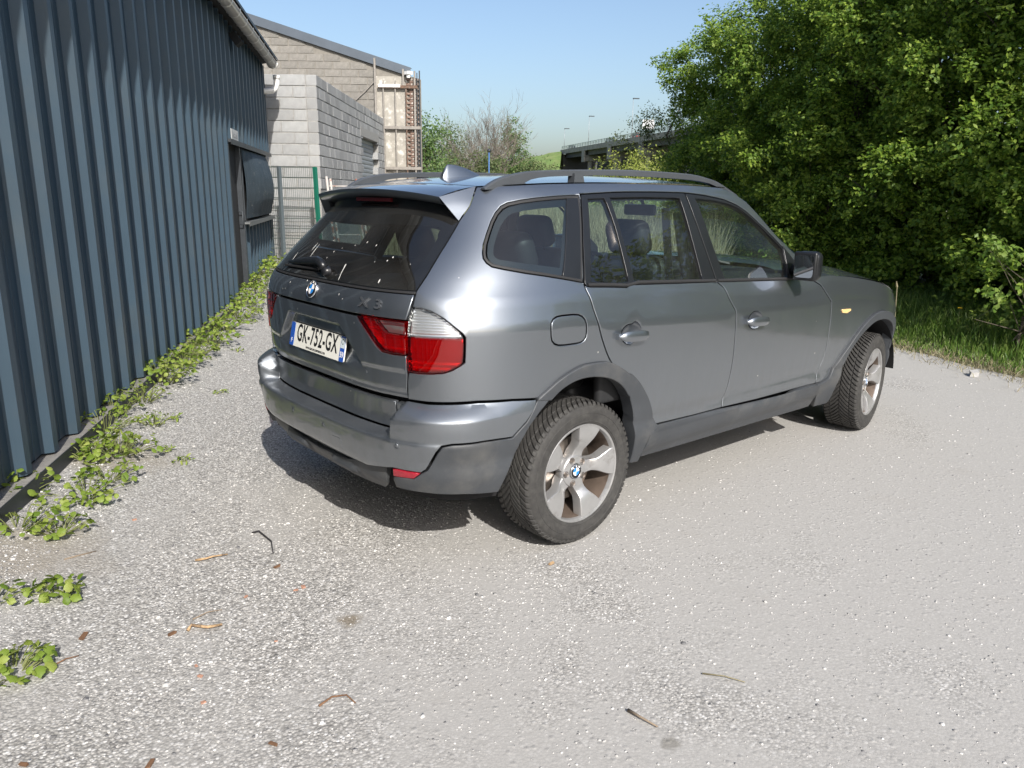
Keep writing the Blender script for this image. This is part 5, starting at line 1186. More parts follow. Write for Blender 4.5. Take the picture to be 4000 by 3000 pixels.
# dried bird lime on the rear glass and tailgate
LIME = mat('bird_lime', (.66, .66, .63), .9, var=(60, .2))
def splat(pts, rs):
    b = MB(); L_, R__ = [], []
    for i, (u, v) in enumerate(pts):
        p0 = sur(u, v, .0012); d = (sur(*pts[min(i+1, len(pts)-1)], .0012)-sur(*pts[max(i-1, 0)], .0012)); n = sur(u, v, .01)-sur(u, v, 0); w = d.cross(n); w = w.normalized() if w.length > 1e-9 else Vector((0, 1, 0)); L_.append(p0+w*rs[i]); R__.append(p0-w*rs[i])
    b.grid([L_, R__]); b.build('bird_lime_mark', LIME, tg, fix=False)
splat([(-.872,1.264),(-.871,1.258),(-.868,1.240),(-.866,1.222),(-.862,1.205),(-.861,1.196)], [.001,.0045,.0028,.002,.0022,.001])
splat([(-.663,1.222),(-.664,1.214),(-.665,1.206)], [.001,.004,.001]); splat([(-1.185,1.335),(-1.175,1.30),(-1.165,1.268)], [.001,.003,.001]); splat([(-1.30,1.28),(-1.29,1.256),(-1.281,1.222)], [.001,.0028,.001]); splat([(-1.21,1.34),(-1.205,1.318),(-1.20,1.30)], [.001,.003,.001])
for u, v in ((-.647,1.314),(-.665,1.298),(-.72,1.288),(-.98,1.33),(-1.035,1.279),(-1.02,1.31),(-.573,1.29),(-.824,1.145),(-1.06,1.172),(-1.175,1.151),(-1.2,1.12),(-1.22,1.115),(-1.15,1.105),(-.80,1.13),(-.9,1.35),(-.83,1.37),(-1.1,1.36),(-.76,1.36)):
    r0 = random.uniform(.0012, .0032); splat([(u, v+r0), (u+.0003, v), (u, v-r0*random.uniform(1, 2))], [r0*.5, r0, r0*.5])
# ---- roundel: bezel, black ring, blue and white quarters, ring letters
def roundel(M4, R, parent, letters=True):
    b = MB().lathe([(R, -.002), (R, .003), (R*.95, .006), (R*.90, .0045), (R*.90, 0)], 40, 'z'); b.xf(M4).build('badge_bezel', CHROME, parent, smooth=True)
    b = MB().lathe([(R*.91, .003), (R*.58, .004), (R*.55, .0035)], 40, 'z'); b.xf(M4).build('badge_ring', BLACK, parent, smooth=True)
    for col_, qs, nm in ((BLUE, (1, 3), 'badge_blue_quarters'), (WHITE, (0, 2), 'badge_white_quarters')):
        b = MB()
        for q in qs:
            V = [(0, 0, .0042)]+[(R*.56*math.cos(math.pi/2*(q+k/8)), R*.56*math.sin(math.pi/2*(q+k/8)), .0042) for k in range(9)]
            b.add(V, [(0, k, k+1) for k in range(1, 9)])
        b.xf(M4).build(nm, col_, parent, fix=False)
    if letters:
        for ch, a in (('B', 42), ('M', 0), ('W', -42)):
            w = R_(a); Mx = M4 @ Matrix.Translation((-math.sin(w)*R*.73, math.cos(w)*R*.73, .0042)) @ Matrix.Rotation(w, 4, 'Z')
            text_mesh(ch, R*.30, parent, WHITE, Mx, 'badge_letter', weight=.0006)
q = sur(-1.0, 1.142, .002); du = Vector(P(-.99, 1.142))-Vector(P(-1.01, 1.142)); dv = Vector(P(-1., 1.147))-Vector(P(-1., 1.137))
roundel(frame4(q, du, dv), .041, tg)
# model lettering in grey plastic
for ch, uu in (('X', -.700), ('3', -.645)):
    q = sur(uu, 1.129, .0015); du = Vector(P(uu+.01, 1.129))-Vector(P(uu-.01, 1.129)); dv = Vector(P(uu, 1.134))-Vector(P(uu, 1.124))
    text_mesh(ch, .054, tg, PLAST, frame4(q, du, dv), 'model_letter', sx=1.5, ext=.003, weight=.0012)
# ---- number plate
np_c = Vector((-.833, 0, .910)); np_y = Vector((math.sin(.201), 0, math.cos(.201))); np_x = Vector((0, -1, 0))
NP = frame4(np_c, np_x, np_y)
plate = MB().prism(rounded([(-.26,-.055),(.26,-.055),(.26,.055),(-.26,.055)], .01), 2, -.006, .0).xf(NP).build('number_plate', PLATEW, car)
for x0, x1, nm in ((-.2595, -.220, 'plate_band'), (.220, .2595, 'plate_band')):
    MB().prism(rounded([(x0,-.0545),(x1,-.0545),(x1,.0545),(x0,.0545)], .006), 2, .0, .0008).xf(NP).build(nm, PLATEB, plate)
MB().prism([(.2225,.004),(.2575,.004),(.2575,.048),(.2225,.048)], 2, .0008, .0013).xf(NP).build('plate_crest', mat('plate_pale_blue', (.62, .70, .74), .4), plate)
hexa = [(.240+.011*math.cos(R_(a))*(1.05 if a % 120 else .92), .031+.011*math.sin(R_(a))) for a in range(90, 450, 60)]
MB().tube([(x, y, .0016) for x, y in hexa+hexa[:1]], .0011, 4).xf(NP).build('plate_crest_outline', PLATEK, plate)
text_mesh('GK-752-GX', .112, plate, PLATEK, NP @ Matrix.Translation((0, .009, .0004)), 'plate_characters', sx=.655, ext=.0006, weight=.0016, spacing=1.08)
text_mesh('WWW.GROUPE-LEMPEREUR.COM', .0135, plate, PLATEK, NP @ Matrix.Translation((0, -.0445, .0004)), 'plate_dealer_line', sx=.9, weight=.0002)
text_mesh('F', .030, plate, WHITE, NP @ Matrix.Translation((-.240, -.031, .001)), 'plate_country_letter', weight=.0004)
text_mesh('59', .036, plate, WHITE, NP @ Matrix.Translation((.240, -.026, .001)), 'plate_department', sx=.85, weight=.0006)

# ---- rear bumper
BS = [(-.561,.759),(-.501,.756),(-.44,.758),(-.379,.761),(-.288,.756),(-.212,.744),(-.222,.708),(-.25,.66),(-.294,.6055),(-.371,.6125),(-.438,.6125),(-.459,.606),(-.470,.579),(-.493,.501),(-.505,.483),(-.575,.483),(-.62,.468),(-.7,.44),(-.834,.412)]
bpoly = [(-.602,.762)] + BS + [(-1,.405)] + mir(BS)[::-1] + [(-1.398,.762)] + [(-1.398,.70),(-1.398,.668),(-1.2,.666),(-1,.666),(-.8,.666),(-.602,.668),(-.602,.70)]
exb = [[(-1.39+.78*k/50, w_) for k in range(51)] for w_ in (.600, .604, .607, .609, .611, .6135, .616, .620, .640, .660)]
exb += [[(-.575+.33*k/24, w_) for k in range(25)] for w_ in (.694, .700, .7035, .707, .712)] + [[(-1.425-.33*k/24, w_) for k in range(25)] for w_ in (.694, .700, .7035, .707, .712)]
bump = panel('rear_bumper', bpoly, PB, PAINT, car, step=.012, edge=.014, th=.03, bev=.002, extra=exb)
panel('bumper_riser', [(-1.396,.762),(-.604,.762),(-.604,.70),(-.604,.671),(-.8,.669),(-1.2,.669),(-1.396,.671),(-1.396,.70)], PB, PAINT, bump, step=.03, gap=.0015, th=.02, bev=.002)
PCORN = [(-.505,.481),(-.491,.499),(-.468,.577),(-.458,.603),(-.438,.610),(-.371,.610),(-.294,.603),(-.25,.657),(-.213,.741),(-.168,.735),(-.205,.693),(-.237,.642),(-.268,.576),(-.296,.484),(-.318,.399),(-.327,.364),(-.414,.384),(-.502,.388),(-.576,.386),(-.606,.377),(-.578,.444),(-.523,.452)]
REFL = [(-.575,.482),(-.507,.4805),(-.523,.453),(-.578,.445)]
for mr_ in (False, True):
    o_ = panel('bumper_corner', PCORN, PB, PLAST, bump, off=.003, step=.03, th=.06, bev=.004, gap=.001, mirror=mr_)
    panel('bumper_reflector', REFL, PB, REDREF, bump, off=.002, step=.02, th=.02, bev=.002, gap=.001, mirror=mr_)
def PV(u, w):
    x, y, z = P(-2-u if u < -1 else u, w); a = abs(u+1); k = .082-.035*sstep(.41, .33, w)+.022*sstep(.42, .40, w)*sstep(.345, .36, w)*(1-sstep(.24, .26, a))*sstep(.10, .12, a) - .05*sstep(.06, .08, abs(a-.33))*sstep(.30, .36, w)*0
    x -= k-.03; return (x, y if u >= -1 else -y, z)
panel('bumper_valance', [(-1.40,.475),(-1.38,.49),(-1.2,.43),(-1.0,.415),(-.8,.43),(-.62,.49),(-.60,.475),(-.612,.375),(-.65,.335),(-.8,.325),(-1.2,.325),(-1.35,.335),(-1.388,.375)], PV, PLAST, bump, step=.03, th=.05, bev=.004)
for uu, ww in ((-.883,.568),(-1.117,.568),(-.557,.591),(-1.443,.591)):
    q = Vector(PB(uu, ww)); e = 2e-3; n = (Vector(PB(uu+e, ww))-Vector(PB(uu-e, ww))).cross(Vector(PB(uu, ww+e))-Vector(PB(uu, ww-e))).normalized(); Mx = frame4(q, n.cross(Vector((0, 0, 1))) * -1, (0, 0, 1))
    MB().lathe([(.0, .001), (.0085, .001), (.0095, -.004), (.0115, -.004), (.013, .0015), (.0145, -.002)], 20, 'z').xf(Mx).build('parking_sensor', PAINT, bump, smooth=True)
tow = rounded([(-.832,.535),(-.776,.538),(-.771,.489),(-.829,.486)], .01)
ti_, _ = inset([toM(q) for q in tow][::-1], .0025)
panel('towing_eye_cover', tow, PB, PAINT, bump, off=.0015, gap=.0, bev=.0015, th=.006, step=.02, edge=.01)
MB().tube([(-.45, .54, .36), (-.66, .52, .36), (-.76, .52, .352)], .035, 14).build('exhaust_pipe', mat('sooty_steel', (.03, .028, .026), .5, .6), car, smooth=True)
MB().tube([(-.45, .45, .36), (-.66, .44, .36), (-.76, .44, .352)], .035, 14).build('exhaust_pipe', bpy.data.materials['sooty_steel'], car, smooth=True)

# ---- wheel arch flares and sills
RFLARE = (cr([(-.209,.742),(-.170,.778),(-.131,.810),(-.083,.837),(-.033,.854),(.029,.858),(.085,.856),(.129,.845),(.194,.815),(.255,.776),(.309,.732),(.351,.686),(.386,.639),(.416,.587),(.438,.543),(.458,.505),(.478,.478)])
          + [(.44,.458)] + cr([(.425,.43),(.408,.372),(.40,.31)]) + cr([(.344,.316),(.340,.36),(.332,.419),(.321,.480),(.306,.545),(.281,.620),(.244,.690),(.192,.745),(.120,.783),(.040,.801),(-.029,.806),(-.081,.797),(-.129,.772),(-.166,.735)]))
FFLARE = (cr([(2.03,.442),(2.075,.447),(2.118,.455),(2.158,.470),(2.190,.505),(2.218,.550),(2.262,.606),(2.335,.697),(2.414,.797),(2.503,.881),(2.606,.938),(2.705,.967),(2.816,.980),(2.955,.970),(3.075,.937),(3.155,.88),(3.215,.79),(3.25,.62),(3.262,.40)])
          + cr([(3.20,.36),(3.185,.50),(3.165,.63),(3.125,.765),(3.065,.85),(2.98,.903),(2.87,.925),(2.75,.922),(2.655,.903),(2.56,.86),(2.47,.795),(2.39,.70),(2.328,.580),(2.288,.445),(2.272,.38),(2.278,.30)]) + [(2.27,.28),(2.10,.29),(2.06,.36)])
for mr_ in (False, True):
    panel('wheel_arch_trim', RFLARE, P, PLAST, car, off=.016, th=.07, bev=.006, gap=-.005, mirror=mr_, step=.03)
    panel('wheel_arch_trim', FFLARE, P, PLAST, car, off=.018, th=.07, bev=.006, gap=-.003, mirror=mr_, step=.03)
    def PS(u, v):
        x, y, z = P(u, v); y -= .022*sstep(.468, .452, v)*(1-.9*sstep(.395, .33, v)); return (x, y, z)
    sl = panel('sill', [(.43,.468),(.486,.478),(1.028,.469),(1.985,.448),(2.06,.430),(2.08,.385),(2.06,.283),(1.95,.284),(1.073,.303),(.434,.315),(.412,.36)], PS, PLAST, car, step=.03, th=.04, bev=.004, gap=.001, mirror=mr_)
# ---- mirrors
def mirror_(sg):
    b = empty('door_mirror', parent=car)
    R = Matrix.Rotation(R_(-6*sg), 3, 'Z')
    rbox('mirror_housing', (1.625, sg*.972, 1.192), (.085, .132, .160), TRIM, b, r=.034, seg=4, R=R)
    rbox('mirror_rim', (1.587, sg*.970, 1.192), (.024, .128, .156), TRIM, b, r=.011, seg=2, R=R)
    m_ = MB().prism(rounded([(-.052,-.061),(.052,-.061),(.052,.061),(-.052,.061)], .020), 2, 0, .002).xf(frame4(Vector((1.5735, sg*.970, 1.192)), R @ Vector((0, -1, 0)), (0, 0, 1))); m_.build('mirror_glass', MIRROR, b)
    MB().tube([(1.655, sg*.86, 1.165), (1.65, sg*.91, 1.150), (1.645, sg*.95, 1.150)], [.032, .028, .03], 10).build('mirror_arm', TRIM, b, smooth=True)
    tri = [(1.62,1.200),(1.80,1.195),(1.72,1.285),(1.632,1.352)]
    panel('mirror_base', tri, P, TRIM, b, off=.006, gap=0, th=.02, bev=.003, mirror=sg > 0)
mirror_(-1); mirror_(1)

# ---- wheels
def wheel_mesh():
    """one wheel at the origin, outer face towards -y"""
    t = MB(); prof = [(.226,.100),(.232,.108),(.245,.112),(.270,.116),(.290,.1155),(.306,.111),(.317,.104),(.3225,.094),(.3255,.06),(.327,0),(.3255,-.06),(.3225,-.094),(.317,-.104),(.306,-.111),(.290,-.1155),(.270,-.116),(.245,-.112),(.232,-.108),(.226,-.100)]
    t.lathe([(r, h) for r, h in prof], 96, 'y')
    # raised ribs on the side wall
    t.lathe([(.281,-.1158),(.283,-.1174),(.285,-.1158)], 72, 'y'); t.lathe([(.240,-.1105),(.243,-.1135),(.247,-.1125)], 72, 'y')
    NP_ = 68
    for k in range(NP_):
        for s in (-1, 1):
            a0 = 2*math.pi*(k+(.5 if s > 0 else 0))/NP_; rows = []; da = 2*math.pi/NP_*.66
            for y in (.004,.022,.040,.058,.0605,.0645,.067,.085,.098,.107):
                ph = a0+.36*(y/.107)**.85 - .05*(y/.107)**3
                gap_ = .0605 <= y <= .0645
                rad = (.3262 if gap_ else .3345) - .0010*(y/.05)**2 - (.0085 if y > .1 else 0)
                b0 = .321 if y < .1 else .312
                rows.append([(r_*math.cos(w), s*y, r_*math.sin(w)) for r_, w in ((b0, ph), (rad, ph+.05*da), (rad, ph+.95*da), (b0, ph+da))])
            t.grid(rows)
            t.add(rows[0], [(0, 1, 2, 3)]); t.add(rows[-1], [(0, 1, 2, 3)])
    rim = MB(); brl = MB()
    rim.lathe([(.219,-.101),(.229,-.103),(.2315,-.106),(.229,-.110),(.221,-.107),(.217,-.098),(.215,-.088)], 72, 'y'); brl.lathe([(.215,-.088),(.213,-.075),(.209,-.03),(.206,.06),(.217,.09),(.228,.10)], 72, 'y')
    # hub disc
    rim.lathe([(.034,-.066),(.038,-.070),(.070,-.066),(.078,-.058),(.082,-.045),(.078,-.02),(.04,-.0)], 40, 'y')
    W_ = pchip([(.05,.034),(.08,.030),(.105,.0265),(.125,.029),(.15,.041),(.175,.054),(.20,.0635),(.220,.066)])
    D_ = pchip([(.05,-.062),(.08,-.060),(.10,-.066),(.125,-.083),(.15,-.093),(.18,-.100),(.21,-.104),(.222,-.105)])
    for k in range(5):
        a = math.pi/2+R_(14)*(-1)+2*math.pi*k/5; rows = []
        for r in (.05,.07,.09,.105,.12,.135,.15,.165,.18,.195,.21,.2225):
            w, d = W_(r), D_(r); pts = [(-w-.006, d+.046), (-w-.0035, d+.012), (-w, d+.0015), (-w+.002, d), (-w*.3, d-.001), (w*.3, d-.001), (w-.002, d), (w, d+.0015), (w+.0035, d+.012), (w+.006, d+.046)]
            row = []
            for q, dd in pts:
                ang = q/r if r > .2 else 0
                x, z = (r, q)
                if r > .2: rr = r; x, z = rr*math.cos(q/rr), rr*math.sin(q/rr)
                row.append((x*math.cos(a)-z*math.sin(a), dd, x*math.sin(a)+z*math.cos(a)))
            rows.append(row)
        rim.grid(rows)
    bolts = []
    for k in range(5):
        a = math.pi/2-R_(14)+2*math.pi*(k+.5)/5; c = (.057*math.cos(a), 0, .057*math.sin(a)); bolts.append(MB())
        bolts[-1].lathe([(.0,-.071),(.0085,-.071),(.0095,-.067),(.0095,-.06)], 6, 'y', c); bolts[-1].lathe([(.011,-.0685),(.0145,-.0705),(.016,-.066)], 16, 'y', c)
    hub = MB().lathe([(.0,.0),(.15,.0),(.15,.02),(.07,.02),(.07,.06),(.0,.06)], 40, 'y', (0, -.01, 0))
    return t, rim, bolts, hub, brl
tw, rw, bw, hw_, brw = wheel_mesh()
BRD = mat('brake_dust_alloy', (.20, .155, .125), .5, .5, var=(8, .25), col2=((.07, .05, .04), 10, .5, .8))
def make_wheel(loc, rz, spin, first=None):
    w = empty('wheel', loc, rz, car)
    if first is None:
        tw.build('tyre', TYRE, w, smooth=True, sharp=38); rw.build('rim', ALLOY, w, smooth=True, sharp=28); brw.build('rim_barrel', BRD, w, smooth=True); [q_.build('wheel_bolt', DISC, w, smooth=True, sharp=40) for q_ in bw]; hw_.build('brake_disc', DISC, w, smooth=True, sharp=40)
        MB().tube([(.196, -.070, .02), (.192, -.098, .02)], .0042, 8).build('valve', RUBBER, w)
        roundel(frame4(Vector((0, -.071, 0)), (1, 0, 0), (0, 0, 1)), .034, w)
    else:
        for ch in first.children: c = ch.copy(); COL.objects.link(c); c.parent = w
    w.rotation_euler = (0, 0, rz)
    return w
YW = .762
w0 = make_wheel((0, -YW, .337), 0, 0)
w1 = make_wheel((2.795, -YW+.009, .337), R_(10.2), 0, w0)
w2 = make_wheel((0, YW, .337), math.pi, 0, w0); w3 = make_wheel((2.795, YW-.009, .337), math.pi+R_(10.2), 0, w0)
# wheel housings
for x in (0, 2.795):
    for sg in (-1, 1):
        b = MB(); rows = []
        R0 = .435 if x == 0 else .43
        for y in (.48, .60, .70, .78, .83):
            rows.append([(x+(.02 if x == 0 else -.03)+R0*math.cos(a)*(1.0), sg*y, .345+R0*math.sin(a)*1.0) for a in [math.pi*(.02+.96*k/28) for k in range(29)]])
        b.grid(rows); b.add(rows[0], [tuple(range(29))]); b.build('wheel_housing', DARK, car, smooth=True)

# ---- added light-blocking shell, floor and cabin
b = MB(); us = [-1.9+.1*i for i in range(20)]+[.1*i for i in range(1, 25)]+[2.5+.12*i for i in range(14)]; vs = [.30,.36,.42,.48,.54,.60,.66,.72,.78,.84,.90,.96,1.02,1.08,1.13,1.165]
def inw(u, v, d):
    p0 = Vector(P(u, v)); e = 2e-3; n = (Vector(P(u+e, v))-Vector(P(u-e, v))); n = Vector((n.y, -n.x, 0)).normalized(); return p0-n*d
for sg in (-1, 1):
    for i in range(len(us)-1):
        if us[i] < -1.0: continue
        for j in range(len(vs)-1):
            um, vm = (us[i]+us[i+1])/2, (vs[j]+vs[j+1])/2; c = P(um, vm)
            if math.hypot(c[0]-.02, c[2]-.345) < .50 or math.hypot(c[0]-2.77, c[2]-.345) < .52: continue
            qs = [inw(us[i], vs[j], .06), inw(us[i+1], vs[j], .06), inw(us[i+1], vs[j+1], .06), inw(us[i], vs[j+1], .06)]
            b.add([(q.x, -sg*q.y, q.z) for q in qs], [(0, 1, 2, 3)])
b.build('light_block_shell', DARK, car, fix=False)  # added dark liner: keeps panel gaps dark and stops light leaking through
b = MB(); b.box((1.35, 0, .33), (3.9, 1.0, .10)); b.box((1.4, 0, .345), (1.8, 1.46, .07)); b.box((2.72, 0, .66), (1.2, 1.1, .60)); b.box((-.42, 0, .55), (.6, 1.05, .42)); b.box((-.56, 0, .50), (.40, 1.38, .20)); b.box((-.66, 0, .45), (.26, 1.16, .16)); b.box((1.2, 0, .42), (1.6, 1.50, .16))  # rearmost boxes added to block sunlight leaking in behind the bumper
b.build('underbody', DARK, car)
b = MB(); b.tube([(0, -.7, .345), (0, .7, .345)], .05, 10); b.tube([(2.795, -.7, .345), (2.795, .7, .345)], .05, 10); b.build('axle_shafts', DARK, car)
# dashboard and steering wheel
rows = [[(1.95, y, 1.13), (1.70, y, 1.14), (1.52, y, 1.10+.03*math.exp(-((y-.38)/.2)**2)), (1.46, y, 1.02), (1.5, y, .75)] for y in [-.8+.1*i for i in range(17)]]
dash = MB().grid(rows).build('dashboard', INTER, car, smooth=True)
sw = MB(); c = Vector((1.25, .38, 1.02)); ax = Vector((-.9, 0, .42)).normalized(); e1 = Vector((0, 1, 0)); e2 = ax.cross(e1)
sw.tube([c+(e1*math.cos(2*math.pi*k/32)+e2*math.sin(2*math.pi*k/32))*.185 for k in range(33)], .015, 8, caps=False); sw.tube([c-e1*.18, c, c+e1*.18], .02, 6); sw.tube([c, c-e2*.18], .02, 6); sw.tube([c, c-ax*.3], .03, 6)
sw.build('steering_wheel', INTER, dash, smooth=True)
def seat(x, y, w=.50, nm='front_seat', tilt=-18, hz=.98, twin=False):
    s = empty(nm, parent=car); R = Matrix.Rotation(R_(tilt), 3, 'Y')
    rbox('seat_cushion', (x+.22, y, .60), (.52, w, .18), LEATH, s, r=.06, seg=4)
    rbox('seat_back', (x-.07, y, .93), (.16, w, .66), LEATH, s, r=.07, seg=4, R=R, taper=.88)
    for yy in ([y] if not twin else [y-.40, y, y+.40]):
        rbox('headrest', (x-.205, yy, 1.34 if not twin else 1.30), (.11, .27, .19), LEATH, s, r=.05, seg=4, R=R)
        MB().tube([(x-.18, yy-.07, 1.15), (x-.20, yy-.07, 1.28)], .007, 6).tube([(x-.18, yy+.07, 1.15), (x-.20, yy+.07, 1.28)], .007, 6).build('headrest_posts', CHROME, s)
    return s
seat(1.02, -.37); seat(1.02, .37); seat(.18, 0, 1.28, 'rear_bench', -20, twin=True)
rbox('boot_cover', (-.33, 0, 1.10), (.62, 1.24, .03), INTER, car, r=.01)
for sg in (-1, 1):
    rbox('door_card', (1.45, sg*.80, .88), (.95, .05, .52), INTER, car, r=.02); rbox('door_card', (.52, sg*.80, .88), (.75, .05, .52), INTER, car, r=.02)
    # belt and inner pillars
    MB().tube([(.88, sg*.66, 1.48), (.90, sg*.70, 1.25), (.93, sg*.76, 1.0)], .045, 8).build('inner_pillar', LINER, car, smooth=True)
    MB().box((.80, sg*.655, 1.25), (.004, .05, .5), Matrix.Rotation(R_(8*sg), 3, 'X')).build('seat_belt', INTER, car)
MB().tube([(1.32, 0, 1.58), (1.36, 0, 1.50)], .01, 6).build('mirror_stalk', INTER, car); rbox('inside_mirror', (1.33, 0, 1.47), (.03, .24, .065), TRIM, car, r=.012)
# ------------------------------------------------------------------ loose stones and litter on the yard
def stones(n, seed, xr, yr, r0, r1, dens, name, label, col):
    rng = np.random.default_rng(seed); X = rng.uniform(*xr, n); Y = rng.uniform(*yr, n); k = rng.uniform(0, 1, n) < dens(X, Y); X, Y = X[k], Y[k]; n = len(X)
    base = np.array([(-1,-1,-1),(1,-1,-1),(1,1,-1),(-1,1,-1),(-.7,-.7,.8),(.7,-.7,.8),(.7,.7,.8),(-.7,.7,.8)], float)*.62
    r = r0*(r1/r0)**(rng.uniform(0, 1, n)**2.0)
    Vv = base[None]*(1+rng.normal(0, .24, (n, 8, 3))); sc = np.stack([rng.uniform(.8, 1.35, n), rng.uniform(.7, 1.1, n), rng.uniform(.45, .8, n)], 1)*r[:, None]; Vv = Vv*sc[:, None]
    a = rng.uniform(0, 6.283, n); ca, sa = np.cos(a)[:, None], np.sin(a)[:, None]; x = Vv[..., 0]*ca-Vv[..., 1]*sa; y = Vv[..., 0]*sa+Vv[..., 1]*ca
    V = np.stack([x+X[:, None], y+Y[:, None], Vv[..., 2]+(gz(X, Y)+r*.12)[:, None]], 2).reshape(-1, 3)
    q = np.array([(4,5,6,7),(0,1,5,4),(1,2,6,5),(2,3,7,6),(3,0,4,7)]); F = (np.arange(n)[:, None, None]*8+q[None]).reshape(-1, 4)
    o = mk(name, V, F, col); tag(o, label, 'gravel', kind='stuff'); return o
def stone_mat():
    m, t, out = nt('loose_stone'); N = t.nodes; L = t.links; g = N.new('ShaderNodeNewGeometry'); cr = N.new('ShaderNodeValToRGB'); e = cr.color_ramp.elements
    e[0].color = (.13, .13, .135, 1); e[1].color = (.68, .665, .64, 1)
    for p_, c in ((.12, (.27, .265, .26)), (.45, (.40, .39, .375)), (.74, (.53, .52, .50))): k = e.new(p_); k.color = (*c, 1)
    L.new(g.outputs['Random Per Island'], cr.inputs[0]); b = N.new('ShaderNodeBsdfPrincipled'); b.inputs['Roughness'].default_value = .88; L.new(cr.outputs[0], b.inputs['Base Color']); L.new(b.outputs[0], out.inputs[0]); return m
SM = stone_mat()
def acr(X, Y): return .74*X-.67*Y
def nz2(X, Y, s): return .5+.25*np.sin(X*s+1.3*np.sin(Y*s*.7))+.25*np.sin(Y*s*1.3+1.7*np.sin(X*s*.6+2))
inyard = lambda X, Y: ((X-WO.x)*WN.x+(Y-WO.y)*WN.y > .12) & (np.hypot(X-CAM.x, Y-CAM.y) > 1.4)
den_c = lambda X, Y: inyard(X, Y)*np.clip(1.15-sst(-1.5, 1.0, acr(X, Y)+(nz2(X, Y, 2.1)-.5)*1.6), .045, 1)*np.clip(2.6/np.maximum(1, np.hypot(X+2.0, Y+1.6)), 0, 1)**1.3
stones(330000, 1, (-3.2, 6.5), (-4.0, 7.5), .0026, .0075, den_c, 'gravel', 'loose grey gravel spread over the yard', SM)
den_b = lambda X, Y: inyard(X, Y)*np.clip(.08+.92*(1-sst(-1.5, 1.3, acr(X, Y))), 0, 1)*np.clip(3.2/np.maximum(1, np.hypot(X+1.5, Y+1.6)), 0, 1)*(nz2(X, Y, 3.3) > .35)
stones(13000, 2, (-3.0, 7.0), (-4.0, 7.5), .006, .014, den_b, 'coarse_gravel', 'larger pale stones scattered among the gravel', SM)
DG_ = 'loose litter on the gravel'
CHIP = mat('brick_chip', (.42, .23, .16), .9, var=(30, .2)); SPLINT = mat('split_wood', (.40, .27, .15), .8, var=(60, .45), col2=((.12, .08, .05), 40, .5, .65)); BARKC = mat('bark_chip', (.16, .085, .045), .9, var=(30, .3)); TWB = mat('black_twig', (.03, .028, .03), .8); TWG = mat('grey_twig', (.24, .19, .14), .9, var=(20, .2))
def shard(name, x, y, l, w, h, ang, m_, label, cat, seed):
    r = random.Random(seed); z = float(gz(x, y)); P8 = [Vector((sx*l/2*r.uniform(.6, 1.1), sy*w/2*r.uniform(.6, 1.1), 0 if sz < 0 else h*r.uniform(.6, 1.1))) for sz in (-1, 1) for sx, sy in ((-1,-1),(1,-1),(1,1),(-1,1))]
    o = MB().add(P8, [(0,3,2,1),(4,5,6,7),(0,1,5,4),(1,2,6,5),(2,3,7,6),(3,0,4,7)]).build(name, m_); o.location = (x, y, z+.002); o.rotation_euler = (0, 0, ang); tag(o, label, cat, DG_)
for i, (x, y, l, lab) in enumerate(((-1.51,.65,.026,'small brick chip near the weeds'), (-1.17,-.46,.034,'largest orange brick chip in the cluster of three'), (-1.205,-.465,.024,'smaller brick chip touching the largest one'), (-1.38,-.39,.022,'dull brick chip left of the cluster'), (-1.70,-.80,.026,'orange brick chip between the two lowest ones'), (-1.74,-.94,.024,'lowest orange brick chip on the gravel'), (-1.69,-.73,.018,'faint brick chip just above the orange one'), (-1.42,-.76,.017,'bright tiny brick chip below the forked wood'))):
    shard('brick_chip', x, y, l*.8, l*.5, l*.2, i*1.3, CHIP, lab, 'brick chip', i)
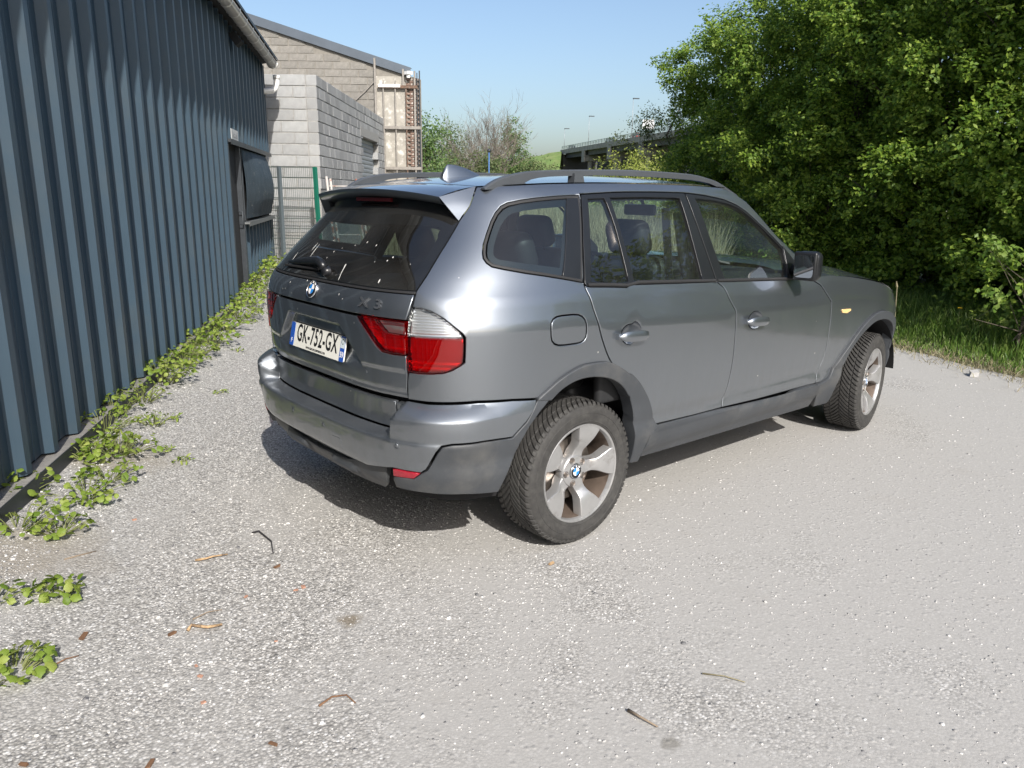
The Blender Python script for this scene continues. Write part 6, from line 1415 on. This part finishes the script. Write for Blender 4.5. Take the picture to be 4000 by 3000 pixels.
for i, (x, y, l, a, lab) in enumerate(((-1.94,-.30,.05,.9,'dark curled bark chip on the left'), (-1.69,-.48,.035,.4,'dark bark chip beside the forked wood'), (-1.65,-1.26,.03,2,'red-brown bark chip low in the middle'), (-1.95,-1.12,.035,.8,'bark chip at the bottom edge'), (-2.22,-.90,.03,2.2,'dark bark chip in the bottom left corner'), (-1.18,-.23,.035,.2,'bark chip above the brick chips'), (-.25,-.95,.028,.1,'pale wood chip in front of the rear wheel'))):
    shard('bark_chip', x, y, l, l*.4, .008, a, BARKC if i < 6 else SPLINT, lab, 'bark chip', 40+i)
def stick(name, pts, r0, r1, m_, label, cat='twig'):
    z = [float(gz(p[0], p[1])) for p in pts]; n = len(pts); o = MB().tube([(p[0], p[1], z[i]+r0+.002+(.004 if 0 < i < n-1 else 0)) for i, p in enumerate(pts)], [r0+(r1-r0)*i/(n-1) for i in range(n)], 6).build(name, m_, smooth=True); tag(o, label, cat, DG_)
stick('twig', [(-1.13,.16),(-1.10,.15),(-1.10,.08),(-1.10,.01),(-1.14,-.10)], .0045, .003, TWB, 'thin black bent twig behind the car')
stick('wood_splinter', [(-1.43,.04),(-1.39,.02),(-1.36,.022),(-1.30,.01)], .006, .003, SPLINT, 'pale split stick lying below the weeds', 'stick')
stick('wood_splinter', [(-1.64,-.50),(-1.62,-.48),(-1.58,-.53),(-1.53,-.54)], .0065, .005, SPLINT, 'forked golden piece of broken wood', 'stick')
stick('twig', [(-1.47,-1.19),(-1.42,-1.18),(-1.38,-1.20),(-1.375,-1.25)], .004, .002, BARKC, 'curved red-brown twig in the lower foreground')
stick('twig', [(-.74,-1.82),(-.74,-1.87),(-.73,-1.93)], .0055, .0025, TWG, 'short pale twig in the right foreground')
stick('twig', [(-.40,-1.85),(-.36,-1.91),(-.33,-1.97)], .003, .0015, DRYG, 'long straw stem right of the short pale twig')
stick('twig', [(-1.60,-.43),(-1.54,-.42),(-1.49,-.43)], .003, .002, TWG, 'thin grey twig above the forked wood')
stick('twig', [(-1.87,.35),(-1.81,.36),(-1.74,.38)], .004, .003, TWG, 'grey twig behind the lone round weed')
stick('twig', [(-2.08,-.44),(-2.02,-.42),(-1.98,-.42)], .003, .002, BARKC, 'thin brown twig beside the lowest weed')
shard('field_stone', 5.2, -.7, .11, .08, .05, .4, SM, 'pale stone lying by the grass verge', 'stone', 77)
